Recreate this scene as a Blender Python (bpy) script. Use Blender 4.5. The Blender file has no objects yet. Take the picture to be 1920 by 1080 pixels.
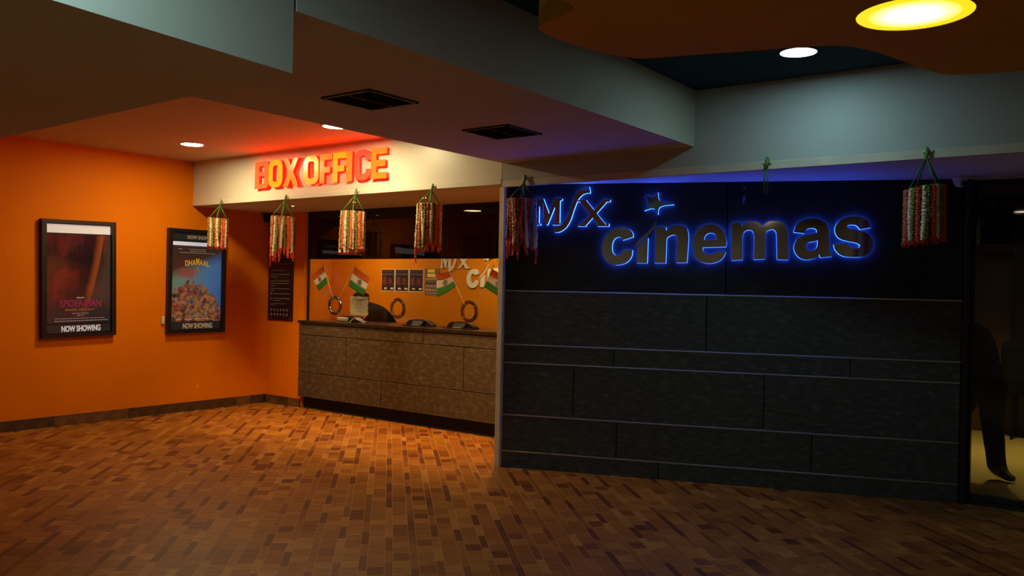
import bpy, bmesh, math, random
from mathutils import Vector, Matrix
R = random.Random(7)

# ---------------------------------------------------------------- camera
sc = bpy.context.scene
col = sc.collection
CAM_H = 1.55
YAW = math.radians(36.8288)          # the left wall runs 36.8 degrees to the right of the view axis
ROLL = math.radians(1.2195)
PITCH = math.radians(0.0714)
FPX = 1587.3                         # focal length in pixels of a 1920 px wide frame
def level_to_world(r, d, f):         # right, down, forward -> world
    return Vector((r*math.cos(YAW) - f*math.sin(YAW), r*math.sin(YAW) + f*math.cos(YAW), -d))
def cam_axis(v):                     # camera axis (x right, y down, z forward) -> world
    cr, sr, cp, sp = math.cos(ROLL), math.sin(ROLL), math.cos(PITCH), math.sin(PITCH)
    x, y, z = v
    a, b = cr*x + sr*y, -sr*x + cr*y
    return level_to_world(a, cp*b + sp*z, -sp*b + cp*z)
cd = bpy.data.cameras.new('camera')
cam = bpy.data.objects.new('camera', cd)
col.objects.link(cam)
rx, up, bk = cam_axis((1, 0, 0)), cam_axis((0, -1, 0)), cam_axis((0, 0, -1))
cam.matrix_world = Matrix(((rx.x, up.x, bk.x, 0), (rx.y, up.y, bk.y, 0), (rx.z, up.z, bk.z, CAM_H), (0, 0, 0, 1)))
cd.sensor_width = 36.0
cd.lens = FPX/1920*36.0
cd.clip_start = 0.05
sc.camera = cam
def to_pixel(p):
    v = Vector(p) - Vector((0, 0, CAM_H))
    z = -v.dot(bk)
    return (960 + FPX*v.dot(rx)/z, 540 - FPX*v.dot(up)/z, z)

# ---------------------------------------------------------------- world and exposure
w = bpy.data.worlds.new('world'); sc.world = w
w.use_nodes = True
w.node_tree.nodes['Background'].inputs[0].default_value = (0.02, 0.02, 0.022, 1)
w.node_tree.nodes['Background'].inputs[1].default_value = 0.1
sc.view_settings.view_transform = 'Standard'
sc.view_settings.look = 'None'
sc.view_settings.exposure = 0.0
sc.view_settings.gamma = 1.0
sc.view_settings.use_curve_mapping = False
LIGHT = dict(recess=285.0, recess_b=275.0, atrium=52.0, near=200.0, rear=50.0, oval=4.5, spot=22.0, booth=118.0, lobby=680.0, red=0.8, blue=21.0)

# ---------------------------------------------------------------- materials
def mat(name, c, rough=0.6, metal=0.0, spec=0.5, c2=None, scale=8.0, detail=4.0, stretch=None, lo=0.35, hi=0.65,
        bump=0.0, bscale=None, emit=None, strength=0.0, coords='Object'):
    m = bpy.data.materials.new(name); m.use_nodes = True
    nt = m.node_tree; b = nt.nodes['Principled BSDF']
    b.inputs['Base Color'].default_value = (*c, 1)
    b.inputs['Roughness'].default_value = rough
    b.inputs['Metallic'].default_value = metal
    b.inputs['Specular IOR Level'].default_value = spec
    mp = nt.nodes.new('ShaderNodeMapping')
    if coords == 'Position':      # place in the room, turned with the diagonal laying
        tc = nt.nodes.new('ShaderNodeNewGeometry'); mr_ = nt.nodes.new('ShaderNodeMapping'); mr_.inputs['Rotation'].default_value = (0, 0, -math.pi/4)
        nt.links.new(tc.outputs['Position'], mr_.inputs[0]); nt.links.new(mr_.outputs[0], mp.inputs[0])
    else:
        tc = nt.nodes.new('ShaderNodeTexCoord'); nt.links.new(tc.outputs[coords], mp.inputs[0])
    if stretch: mp.inputs['Scale'].default_value = stretch
    if c2:
        n = nt.nodes.new('ShaderNodeTexNoise'); n.inputs['Scale'].default_value = scale; n.inputs['Detail'].default_value = detail
        r = nt.nodes.new('ShaderNodeValToRGB')
        r.color_ramp.elements[0].position = lo; r.color_ramp.elements[1].position = hi
        r.color_ramp.elements[0].color = (*c, 1); r.color_ramp.elements[1].color = (*c2, 1)
        nt.links.new(mp.outputs[0], n.inputs['Vector']); nt.links.new(n.outputs[0], r.inputs[0])
        nt.links.new(r.outputs[0], b.inputs['Base Color'])
    if bump:
        n2 = nt.nodes.new('ShaderNodeTexNoise'); n2.inputs['Scale'].default_value = bscale or scale*4; n2.inputs['Detail'].default_value = 5
        bp = nt.nodes.new('ShaderNodeBump'); bp.inputs['Strength'].default_value = bump; bp.inputs['Distance'].default_value = 0.004
        nt.links.new(mp.outputs[0], n2.inputs['Vector']); nt.links.new(n2.outputs[0], bp.inputs['Height'])
        nt.links.new(bp.outputs[0], b.inputs['Normal'])
    if emit:
        b.inputs['Emission Color'].default_value = (*emit, 1)
        b.inputs['Emission Strength'].default_value = strength
    return m

def glass_mat(name, tint, gloss=0.08):
    m = bpy.data.materials.new(name); m.use_nodes = True
    nt = m.node_tree; nt.nodes.remove(nt.nodes['Principled BSDF'])
    out = nt.nodes['Material Output']
    t = nt.nodes.new('ShaderNodeBsdfTransparent'); t.inputs[0].default_value = (*tint, 1)
    g = nt.nodes.new('ShaderNodeBsdfGlossy'); g.inputs['Roughness'].default_value = 0.02
    f = nt.nodes.new('ShaderNodeFresnel'); f.inputs[0].default_value = 1.45
    mx = nt.nodes.new('ShaderNodeMixShader')
    ge = nt.nodes.new('ShaderNodeNewGeometry'); mu = nt.nodes.new('ShaderNodeMath'); mu.operation = 'SUBTRACT'; mu.use_clamp = True
    nt.links.new(f.outputs[0], mu.inputs[0]); nt.links.new(ge.outputs['Backfacing'], mu.inputs[1])   # no second reflection at the exit face
    nt.links.new(mu.outputs[0], mx.inputs[0]); nt.links.new(t.outputs[0], mx.inputs[1]); nt.links.new(g.outputs[0], mx.inputs[2])
    nt.links.new(mx.outputs[0], out.inputs[0])
    return m

M = {}
M['orange'] = mat('orange_paint', (0.74, 0.195, 0.0005), 0.6, spec=0.08, c2=(0.70, 0.182, 0.0005), scale=1.6, bump=0.06, bscale=60)
M['orange_in'] = mat('orange_paint_booth', (0.74, 0.225, 0.001), 0.6, spec=0.15, c2=(0.70, 0.21, 0.001), scale=1.6)
M['white'] = mat('white_paint', (0.66, 0.64, 0.58), 0.6, c2=(0.61, 0.59, 0.53), scale=1.2, bump=0.04, bscale=50)
M['ceil'] = mat('ceiling_paint', (0.56, 0.50, 0.40), 0.7, spec=0.2, c2=(0.52, 0.46, 0.37), scale=0.9)
M['band_grey'] = mat('grey_band_paint', (0.43, 0.425, 0.40), 0.6, c2=(0.40, 0.395, 0.37), scale=1.2, bump=0.04, bscale=50)
M['ceil_bounce'] = mat('bounce_tinted_ceiling', (0.58, 0.44, 0.30), 0.7, spec=0.2, c2=(0.54, 0.41, 0.28), scale=0.9)  # orange bounce light tinted into the whitish ceiling paint
M['fascia'] = mat('cream_fascia', (0.70, 0.66, 0.56), 0.35, c2=(0.66, 0.62, 0.52), scale=1.1)
M['trim'] = mat('grey_trim_paint', (0.62, 0.54, 0.42), 0.5, c2=(0.52, 0.45, 0.35), scale=6)
M['navy'] = mat('navy_ceiling_paint', (0.020, 0.060, 0.095), 0.8, spec=0.1, c2=(0.017, 0.050, 0.08), scale=2)
M['wave'] = mat('burnt_orange_panel', (0.60, 0.29, 0.006), 0.8, spec=0.1, c2=(0.55, 0.265, 0.005), scale=1.0)
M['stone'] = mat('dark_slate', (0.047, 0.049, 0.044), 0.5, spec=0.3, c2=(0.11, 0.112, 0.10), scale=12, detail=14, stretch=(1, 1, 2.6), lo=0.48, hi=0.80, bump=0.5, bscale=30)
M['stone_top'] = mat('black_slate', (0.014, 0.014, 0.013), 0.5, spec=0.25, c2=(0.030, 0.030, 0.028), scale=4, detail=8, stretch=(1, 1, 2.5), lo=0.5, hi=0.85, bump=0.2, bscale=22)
M['stone_back'] = mat('dark_mortar', (0.006, 0.006, 0.006), 0.9)
M['brown_stone'] = mat('brown_slate', (0.062, 0.043, 0.025), 0.55, spec=0.3, c2=(0.13, 0.098, 0.062), scale=13, detail=14, stretch=(1, 1, 1.8), lo=0.46, hi=0.78, bump=0.5, bscale=36)
M['counter_top'] = mat('dark_granite', (0.014, 0.009, 0.005), 0.25, c2=(0.026, 0.018, 0.011), scale=40)
M['black'] = mat('black_plastic', (0.010, 0.010, 0.010), 0.35)
M['black_matte'] = mat('black_matte', (0.007, 0.007, 0.007), 0.8)
M['steel'] = mat('brushed_steel', (0.55, 0.55, 0.53), 0.28, 1.0)
M['strip'] = mat('steel_strip', (0.50, 0.51, 0.50), 0.36, 1.0)
M['ring_steel'] = mat('dull_ring_steel', (0.30, 0.27, 0.22), 0.22, 1.0)
M['chrome'] = mat('chrome', (0.72, 0.70, 0.66), 0.12, 1.0)
M['mirror'] = mat('mirror_steel', (0.62, 0.62, 0.58), 0.07, 1.0)
M['base'] = mat('skirting_tile', (0.10, 0.048, 0.020), 0.4, c2=(0.17, 0.085, 0.038), scale=14, detail=6)
M['base_b'] = mat('skirting_tile_dark', (0.05, 0.024, 0.012), 0.4, c2=(0.09, 0.045, 0.022), scale=14, detail=6)
M['grout'] = mat('floor_grout', (0.38, 0.20, 0.075), 0.7)
M['glass'] = glass_mat('clear_glass', (0.97, 0.97, 0.95))
M['tint'] = glass_mat('tinted_glass', (0.11, 0.09, 0.07))
M['door_glass'] = glass_mat('door_glass', (0.72, 0.70, 0.62))
M['lamp_white'] = mat('white_lens', (0.9, 0.9, 0.9), 0.5, emit=(1.0, 0.82, 0.43), strength=LIGHT['recess'])
M['lamp_white_b'] = mat('white_lens_b', (0.9, 0.9, 0.9), 0.5, emit=(1.0, 0.82, 0.43), strength=LIGHT['recess_b'])
M['lamp_cool'] = mat('cool_lens', (0.9, 0.9, 0.9), 0.5, emit=(0.56, 1.0, 1.10), strength=LIGHT['atrium'])
M['lamp_near_added'] = mat('cool_lens_added', (0.9, 0.9, 0.9), 0.5, emit=(0.56, 1.0, 1.10), strength=LIGHT['near'])
M['lamp_rear_added'] = mat('warm_lens_added', (0.9, 0.9, 0.9), 0.5, emit=(1.0, 0.86, 0.60), strength=LIGHT['rear'])
M['lamp_spot'] = mat('warm_spot_lens', (0.9, 0.9, 0.9), 0.5, emit=(1.0, 0.66, 0.28), strength=LIGHT['spot'])
M['lamp_booth'] = mat('booth_lens', (0.9, 0.9, 0.9), 0.5, emit=(1.0, 0.86, 0.62), strength=LIGHT['booth'])
M['lamp_lobby'] = mat('lobby_lens', (0.9, 0.9, 0.9), 0.5, emit=(1.0, 0.78, 0.30), strength=LIGHT['lobby'])
M['red_glow'] = mat('red_acrylic', (0.6, 0.02, 0.01), 0.3, emit=(1.0, 0.010, 0.006), strength=LIGHT['red'])
M['blue_glow'] = mat('blue_acrylic', (0.05, 0.1, 0.6), 0.3, emit=(0.02, 0.09, 1.0), strength=LIGHT['blue'])
M['print_gold_dull'] = mat('bare_plaster', (0.62, 0.36, 0.12), 0.8)
M['paper'] = mat('paper', (0.62, 0.60, 0.46), 0.8, c2=(0.56, 0.54, 0.40), scale=9)
M['ink'] = mat('ink', (0.10, 0.09, 0.06), 0.8)
M['cream'] = mat('cream_letter', (0.80, 0.70, 0.42), 0.5)
M['leafgreen'] = mat('green_tinsel', (0.035, 0.13, 0.02), 0.35, c2=(0.07, 0.24, 0.03), scale=90, bump=0.8, bscale=160)
M['dkgreen'] = mat('dark_green_cord', (0.012, 0.06, 0.012), 0.5, c2=(0.03, 0.11, 0.02), scale=90)
M['g_orange'] = mat('orange_garland', (0.62, 0.075, 0.012), 0.45, c2=(0.72, 0.16, 0.03), scale=110, bump=0.9, bscale=190)
M['g_white'] = mat('white_garland', (0.55, 0.48, 0.33), 0.4, c2=(0.78, 0.72, 0.56), scale=110, bump=0.9, bscale=190)
M['g_green'] = mat('olive_garland', (0.085, 0.115, 0.012), 0.45, c2=(0.17, 0.20, 0.03), scale=110, bump=0.9, bscale=190)
M['g_red'] = mat('red_tassel', (0.50, 0.022, 0.008), 0.4, c2=(0.66, 0.05, 0.01), scale=120, bump=0.9, bscale=190)
M['saffron'] = mat('saffron_cloth', (0.80, 0.17, 0.012), 0.75)
M['flagwhite'] = mat('white_cloth', (0.82, 0.78, 0.66), 0.75)
M['flaggreen'] = mat('green_cloth', (0.03, 0.18, 0.02), 0.75)
M['wheel'] = mat('navy_print', (0.02, 0.03, 0.12), 0.8)
M['stick'] = mat('pale_stick', (0.80, 0.66, 0.36), 0.5)

# ---------------------------------------------------------------- mesh helpers
def box_bm(bm, x0, x1, y0, y1, z0, z1):
    vs = [bm.verts.new(p) for p in ((x0,y0,z0),(x1,y0,z0),(x1,y1,z0),(x0,y1,z0),(x0,y0,z1),(x1,y0,z1),(x1,y1,z1),(x0,y1,z1))]
    for f in ((3,2,1,0),(4,5,6,7),(0,1,5,4),(1,2,6,5),(2,3,7,6),(3,0,4,7)): bm.faces.new([vs[i] for i in f])
def finish(bm, name, smooth=False):
    me = bpy.data.meshes.new(name); bm.to_mesh(me); bm.free()
    if smooth:
        for p in me.polygons: p.use_smooth = True
    return me
def box_me(name, x0, x1, y0, y1, z0, z1, bev=0.0, seg=1):
    bm = bmesh.new(); box_bm(bm, x0, x1, y0, y1, z0, z1)
    if bev: bmesh.ops.bevel(bm, geom=bm.edges[:], offset=bev, segments=seg, affect='EDGES', profile=0.5)
    return finish(bm, name)
def boxes_me(name, boxes):
    bm = bmesh.new()
    for b in boxes: box_bm(bm, *b)
    return finish(bm, name)
def prism_me(name, pts, z0, z1):
    bm = bmesh.new()
    a = sum(pts[i][0]*pts[(i+1)%len(pts)][1] - pts[(i+1)%len(pts)][0]*pts[i][1] for i in range(len(pts)))
    if a < 0: pts = pts[::-1]
    lo = [bm.verts.new((x, y, z0)) for x, y in pts]; hi = [bm.verts.new((x, y, z1)) for x, y in pts]
    bm.faces.new(lo[::-1]); bm.faces.new(hi)
    n = len(pts)
    for i in range(n): bm.faces.new((lo[i], lo[(i+1)%n], hi[(i+1)%n], hi[i]))
    return finish(bm, name)
def lathe_bm(bm, prof, n=24, cx=0, cy=0):          # prof: (radius, z)
    rings = []
    for r, z in prof:
        rings.append([bm.verts.new((cx + r*math.cos(2*math.pi*i/n), cy + r*math.sin(2*math.pi*i/n), z)) for i in range(n)])
    for a, b in zip(rings, rings[1:]):
        for i in range(n): bm.faces.new((a[i], a[(i+1)%n], b[(i+1)%n], b[i]))
    return rings
def lathe_me(name, prof, n=24, cap=True, smooth=True):
    bm = bmesh.new(); r = lathe_bm(bm, prof, n)
    if cap: bm.faces.new(r[0][::-1]); bm.faces.new(r[-1])
    bmesh.ops.recalc_face_normals(bm, faces=bm.faces[:])
    return finish(bm, name, smooth)
def tube_bm(bm, pts, rad, n=6):
    pts = [Vector(p) for p in pts]; rings = []
    for i, p in enumerate(pts):
        t = (pts[min(i+1, len(pts)-1)] - pts[max(i-1, 0)]).normalized()
        u = t.cross(Vector((0.31, 0.95, 0.1))).normalized(); v = t.cross(u)
        r = rad[i] if isinstance(rad, (list, tuple)) else rad
        rings.append([bm.verts.new(p + (u*math.cos(2*math.pi*k/n) + v*math.sin(2*math.pi*k/n))*r) for k in range(n)])
    for a, b in zip(rings, rings[1:]):
        for k in range(n): bm.faces.new((a[k], a[(k+1)%n], b[(k+1)%n], b[k]))
    bm.faces.new(rings[0][::-1]); bm.faces.new(rings[-1])
def tube_me(name, pts, rad, n=6, smooth=True):
    bm = bmesh.new(); tube_bm(bm, pts, rad, n)
    bmesh.ops.recalc_face_normals(bm, faces=bm.faces[:])
    return finish(bm, name, smooth)
def curve_to_mesh(cu, name):
    ob = bpy.data.objects.new('tmp', cu)
    me = bpy.data.meshes.new_from_object(ob)
    bpy.data.objects.remove(ob)
    me.name = name; me.materials.clear()
    return me
def stand(me, yfront):                              # curve plane -> upright, front of the extrusion at y = yfront
    zs = [v.co.z for v in me.vertices]; zm = max(zs)
    for v in me.vertices:
        x, y, z = v.co; v.co = (x, yfront + (zm - z), y)
    me.update(); return me
def shape_me(name, groups, yfront, depth, bev=0.0):  # groups of 2D loops (even-odd fill), standing upright
    bm = bmesh.new()
    for gi, loops in enumerate(groups):
        cu = bpy.data.curves.new('tmp', 'CURVE'); cu.dimensions = '2D'; cu.fill_mode = 'BOTH'
        cu.extrude = depth/2 - bev; cu.bevel_depth = bev; cu.bevel_resolution = 1
        for lp in loops:
            s = cu.splines.new('POLY'); s.points.add(len(lp)-1); s.use_cyclic_u = True
            for p, q in zip(s.points, lp): p.co = (q[0], q[1], 0, 1)
        me = stand(curve_to_mesh(cu, name), yfront + 0.0002*gi)
        bm.from_mesh(me); bpy.data.meshes.remove(me); bpy.data.curves.remove(cu)
    return finish(bm, name)
def text_me(name, txt, yfront, depth, x0, x1, z0, z1, offset=0.0):   # lettering fitted to a box
    cu = bpy.data.curves.new('tmp', 'FONT'); cu.body = txt; cu.size = 1.0; cu.offset = offset; cu.resolution_u = 6
    cu.extrude = 0.5
    me = curve_to_mesh(cu, name)
    bpy.data.curves.remove(cu)
    xs = [v.co.x for v in me.vertices]; ys = [v.co.y for v in me.vertices]
    ax, bx, ay, by = min(xs), max(xs), min(ys), max(ys)
    for v in me.vertices:
        x, y, z = v.co
        v.co = (x0 + (x-ax)/(bx-ax)*(x1-x0), yfront + (0.5 - z)*depth, z0 + (y-ay)/(by-ay)*(z1-z0))
    me.update(); return me

# ---------------------------------------------------------------- object helpers
def part(name, me, m, parent=None, loc=(0, 0, 0), label=None, rotz=0.0):
    o = bpy.data.objects.new(name, me)
    if m is not None and not me.materials: me.materials.append(M[m] if isinstance(m, str) else m)
    col.objects.link(o); o.location = loc; o.rotation_euler = (0, 0, rotz)
    if parent: o.parent = parent
    if label: o['label'] = label
    return o
def tag(o, label, cat, group=None, kind=None):
    o['label'] = label; o['category'] = cat
    if group: o['group'] = group
    if kind: o['kind'] = kind
    return o
def thing(name, label, cat, loc=(0, 0, 0), rotz=0.0, group=None, kind=None):
    o = bpy.data.objects.new(name, None); col.objects.link(o)
    o.location = loc; o.rotation_euler = (0, 0, rotz); o.empty_display_size = 0.1
    return tag(o, label, cat, group, kind)
def struct(name, me, m, label, cat, loc=(0, 0, 0), rotz=0.0):
    return tag(part(name, me, m, None, loc, None, rotz), label, cat, None, 'structure')

# ================================================================ THE SETTING
XL = -9.055                 # left wall
YF = 5.753                  # front of the fascia
ZS = 2.43                   # soffit height
DW = (-4.415, 5.80)         # left end of the slate wall
DA = math.radians(21.34)    # its turn against the ticket window
def on_slate(s, y=0.0):     # point of the slate wall in plan
    return (DW[0] + s*math.cos(DA) - y*math.sin(DA), DW[1] + s*math.sin(DA) + y*math.cos(DA))

# ---- floor
floor = struct('floor', box_me('floor', -9.3, 3.3, -4.2, 8.3, -0.12, -0.0007), 'grout', 'wood-coloured floor of small tiles laid diagonally across the lobby', 'floor')
tones = [(0.225, 0.082, 0.018), (0.270, 0.108, 0.025), (0.315, 0.136, 0.035), (0.165, 0.052, 0.010), (0.110, 0.031, 0.006), (0.35, 0.16, 0.050), (0.245, 0.094, 0.021)]
weights = [[4, 3, 3, 5, 5, 3, 3], [6, 6, 4, 2, 0.8, 0.8, 6]]     # narrow tiles vary more
tile_mats = []
for i, t in enumerate(tones):
    t = (t[0]*1.04, t[1]*0.95, t[2]*0.55)
    tile_mats.append(mat('wood_tile_%d' % i, tuple(v*0.72 for v in t), 0.46, spec=0.22, c2=tuple(v*1.10 for v in t), scale=9, detail=5, stretch=(1, 5.0, 1), lo=0.32, hi=0.62, coords='Position'))
UD, VD = Vector((0.70711, 0.70711, 0)), Vector((-0.70711, 0.70711, 0))
NW, WW, GAP, LEN = 0.047, 0.095, 0.0024, 0.238
def tile_geom(bm, u, v, wu, wv, mi=0, rot=True):
    b = 0.0004
    def P(a, c, z):
        q = UD*a + VD*c if rot else Vector((a, c, 0))
        return bm.verts.new((q.x, q.y, z))
    lo = [P(u, v, -0.002), P(u+wu, v, -0.002), P(u+wu, v+wv, -0.002), P(u, v+wv, -0.002)]
    hi = [P(u+b, v+b, 0), P(u+wu-b, v+b, 0), P(u+wu-b, v+wv-b, 0), P(u+b, v+wv-b, 0)]
    fs = [bm.faces.new(hi)] + [bm.faces.new((lo[i], lo[(i+1)%4], hi[(i+1)%4], hi[i])) for i in range(4)]
    for f in fs: f.material_index = mi
def floor_ok(x, y):
    if x < XL - 0.02 or x > 2.2: return False
    if x < -8.36: lim = 6.86
    elif x < -4.43: lim = 6.92
    elif x < -1.1: lim = DW[1] + (x - DW[0])*math.tan(DA) + 0.05
    else: lim = 7.27
    return y < lim
tiles = []
for ci in range(-60, 60):
    ub = ci*(NW + WW)
    off = R.choice([0.0, 0.5]) if False else (0.5 if ci % 2 else 0.0)*LEN + R.uniform(-0.02, 0.02)
    for k in range(-2, 60):
        v = k*LEN + off
        tiles.append((ub, v, NW - GAP, LEN - GAP))
        h = LEN/2
        o2 = R.uniform(-0.02, 0.02)
        for q in range(2):
            tiles.append((ub + NW, v + q*h + 0.045, WW - GAP, h - GAP))
keep = []
for t in tiles:
    c = UD*(t[0] + t[2]/2) + VD*(t[1] + t[3]/2)
    if not floor_ok(c.x, c.y): continue
    px, py, d = to_pixel(c)
    if d < 3.2 or abs(px - 960) > 1250: continue
    area = t[2]*t[3]/d**3
    inside = 30 < px < 1890 and py < 1062
    keep.append((area if inside else 0.0, t, R.choices(range(len(tones)), weights[0 if t[2] < 0.06 else 1])[0]))
keep.sort(key=lambda a: -a[0])
shared = {}
bm = bmesh.new()
for i, (a, t, mi) in enumerate(keep):
    if i < 300:
        key = (round(t[2], 3), mi)
        if key not in shared:
            b2 = bmesh.new(); tile_geom(b2, -t[2]/2, -t[3]/2, t[2], t[3], 0, False)
            me = finish(b2, 'floor_tile'); me.materials.append(tile_mats[mi]); shared[key] = me
        c = UD*(t[0] + t[2]/2) + VD*(t[1] + t[3]/2)
        o = bpy.data.objects.new('floor_tile', shared[key]); col.objects.link(o); o.parent = floor
        o.location = (c.x, c.y, 0); o.rotation_euler = (0, 0, math.pi/4)
    else:
        tile_geom(bm, *t, mi, False)
me = finish(bm, 'tile_field')
for m_ in tile_mats: me.materials.append(m_)
tf = part('tile_field', me, None, floor, (0, 0, 0), None, math.pi/4); tf['kind'] = 'stuff'

# ---- left wall and its skirting
wl = struct('wall_left', box_me('wall_left', -9.30, XL, -4.2, 6.85, 0, 3.3), 'orange', 'long orange painted wall carrying the two lit film posters', 'wall')
bl = struct('baseboard_left', box_me('baseboard_left', XL, XL + 0.004, -4.0, 6.85, 0, 0.105), 'stone_back', 'dark brown tiled skirting along the orange poster wall', 'baseboard')
bt = [box_me('skirting_tile', 0, 0.016, 0, 0.1985, 0, 0.108, 0.001) for _ in range(2)]
bt[0].materials.append(M['base']); bt[1].materials.append(M['base_b'])
y = 2.0; k = 0
while y + 0.196 < 6.84:
    part('skirting_tile', bt[R.randrange(2)], None, bl, (XL, y, 0)); y += 0.2
wb = struct('wall_back', box_me('wall_back', XL, -8.352, 6.85, 7.0, 0, ZS), 'orange', 'short orange wall beside the ticket window with the dark notice', 'wall')
bb = struct('baseboard_back', box_me('baseboard_back', XL + 0.017, -8.37, 6.846, 6.85, 0, 0.105), 'stone_back', 'short run of dark brown skirting under the notice', 'baseboard')
bt2 = [box_me('skirting_tile', 0, 0.2185, 0, 0.016, 0, 0.105, 0.001) for _ in range(2)]
bt2[0].materials.append(M['base']); bt2[1].materials.append(M['base_b'])
for i in range(3): part('skirting_tile', bt2[i % 2], None, bb, (XL + 0.02 + 0.22*i, 6.833, 0))
# paint chip low on the wall
part('paint_chip', shape_me('paint_chip', [[[(0, 0), (0.018, 0.008), (0.028, 0.03), (0.020, 0.05), (0.006, 0.04), (-0.008, 0.026), (0.002, 0.014)]]], -0.0015, 0.001), 'print_gold_dull', wl, (XL, 5.85, 0.255), 'small pale chip in the paint', math.pi/2)

# ---- soffit, fascia, lips
struct('ceiling', box_me('ceiling', XL, 3.3, YF + 0.12, 8.3, ZS, ZS + 0.05), 'white', 'low soffit running over the ticket window and the slate wall', 'ceiling')
struct('trim_1', box_me('trim_1', XL, -4.442, YF, YF + 0.12, ZS, 3.3), 'fascia', 'cream fascia behind the red box office lettering', 'fascia')
struct('trim_2', box_me('trim_2', -4.436, 3.3, YF, YF + 0.12, ZS, 3.3), 'band_grey', 'pale grey band above the slate wall', 'fascia')
struct('trim_3', box_me('trim_3', XL, -4.442, YF - 0.008, YF, ZS - 0.002, ZS + 0.044, 0.002), 'fascia', 'narrow cream lip under the box office fascia', 'trim')
struct('trim_4', box_me('trim_4', -4.436, 3.3, YF - 0.008, YF + 0.02, 2.402, 2.458, 0.002), 'trim', 'narrow grey lip under the band over the slate wall', 'trim')
pil = struct('trim_5', box_me('trim_5', -4.478, -4.424, 5.772, 5.96, 0, ZS, 0.003), 'trim', 'slim grey post at the left end of the slate wall', 'post')
for z in (0.05, 0.62, 1.30, 1.36): part('screw', lathe_me('screw', [(0.004, 0), (0.004, 0.003)], 8), 'black', pil, (-4.449, 5.7705, z))
# ---- ceilings
struct('ceiling.001', prism_me('ceiling', [(XL, 2.25), (-2.667, 2.11), (-2.575, 1.17), (-2.3, -4.2), (XL, -4.2)], 2.36, 3.3), 'ceil', 'lowest dropped ceiling block at the upper left of the lobby', 'ceiling')
struct('ceiling.002', box_me('ceiling', -4.41, -2.667, 2.125, YF, 2.605, 3.3), 'ceil', 'broad ceiling beam with two square vents', 'ceiling')
struct('ceiling.003', box_me('ceiling', XL, -4.41, 2.1, YF, 2.95, 3.2), 'ceil_bounce', 'raised ceiling recess in front of the box office lettering', 'ceiling')
struct('ceiling.004', box_me('ceiling', -2.66, 3.3, -4.2, YF, 3.015, 3.3), 'navy', 'dark blue ceiling above the wavy orange panel', 'ceiling')
struct('wall_right', box_me('wall_right', 3.2, 3.3, -4.2, 7.3, 0, 3.3), 'white', 'plain pale wall on the far right of the lobby', 'wall')
struct('wall_front', box_me('wall_front', -9.3, 3.3, -4.2, -4.1, 0, 3.3), 'white', 'plain pale wall behind the viewer', 'wall')

# ---- wavy hanging panel with the round yellow light
def catmull(pts, n=8):
    out = []; N = len(pts)
    for i in range(N):
        p0, p1, p2, p3 = (Vector(pts[(i+k-1) % N]) for k in range(4))
        for j in range(n):
            t = j/n
            out.append(tuple(0.5*((2*p1) + (p2-p0)*t + (2*p0-5*p1+4*p2-p3)*t*t + (3*p1-p0-3*p2+p3)*t**3)))
    return out
wave = catmull([(-2.235, 3.16), (-2.13, 3.06), (-1.955, 2.995), (-1.925, 2.87), (-2.05, 2.62), (-2.15, 2.25), (-1.8, 1.75), (-1.1, 1.65), (-0.3, 1.8), (0.5, 2.2),
                (0.9, 3.1), (0.75, 4.2), (0.25, 4.9), (-0.25, 5.06), (-0.523, 5.052), (-0.806, 4.978), (-0.905, 4.85), (-0.985, 4.58), (-1.075, 4.28), (-1.19, 4.10), (-1.46, 4.0), (-1.82, 3.888), (-2.10, 3.78), (-2.215, 3.46)], 6)
struct('ceiling.005', prism_me('ceiling', wave, 2.72, 2.86), 'wave', 'burnt orange wavy panel hanging below the dark blue ceiling', 'ceiling')
hang = thing('panel_hanger', 'thin steel rods holding the wavy orange panel from above', 'hanger', (-0.8, 3.4, 2.86))
for dx, dy in ((-0.9, 0), (0.9, -0.6), (0.6, 1.2)): part('rod', lathe_me('rod', [(0.006, 0), (0.006, 0.155)], 8), 'black', hang, (dx, dy, 0))

def disc_lamp(name, label, x, y, z, dia, lens, group=None, ring='white', cat='ceiling light'):
    t = thing(name, label, cat, (x, y, z), 0, group)
    r = dia/2
    part('trim_ring', lathe_me('trim_ring', [(r+0.012, 0), (r+0.012, -0.006), (r, -0.009), (r, 0)], 40, False), ring, t)
    part('lens', lathe_me('lens', [(r, -0.001), (r, -0.006)], 40), lens, t)
    return t
disc_lamp('ceiling_downlight', 'round white downlight in the raised ceiling recess near the poster wall', -7.88, 4.98, 2.95, 0.215, 'lamp_white', 'round lobby downlights')
disc_lamp('ceiling_downlight', 'round white downlight half hidden by the beam above the box office letters', -5.80, 5.07, 2.95, 0.215, 'lamp_white_b', 'round lobby downlights')
disc_lamp('ceiling_downlight', 'round cool white downlight on the dark blue ceiling', -1.713, 5.134, 3.015, 0.215, 'lamp_cool', 'round lobby downlights', 'navy')
disc_lamp('ceiling_downlight', 'round cool white downlight added out of view beside the lowest ceiling block', -2.05, 0.75, 3.015, 0.215, 'lamp_near_added', 'round lobby downlights', 'navy')  # added out of view to light the side of the dropped block
disc_lamp('ceiling_downlight', 'round warm white downlight added behind the viewer on the left', -1.72, -2.2, 3.015, 0.215, 'lamp_rear_added', 'round lobby downlights', 'navy')  # added with the next one to brighten what the mirror letters reflect
disc_lamp('ceiling_downlight', 'round warm white downlight added behind the viewer on the right', 1.2, -2.2, 3.015, 0.215, 'lamp_rear_added', 'round lobby downlights', 'navy')  # second added downlight, brightens the wall mirrored in the letters
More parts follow.
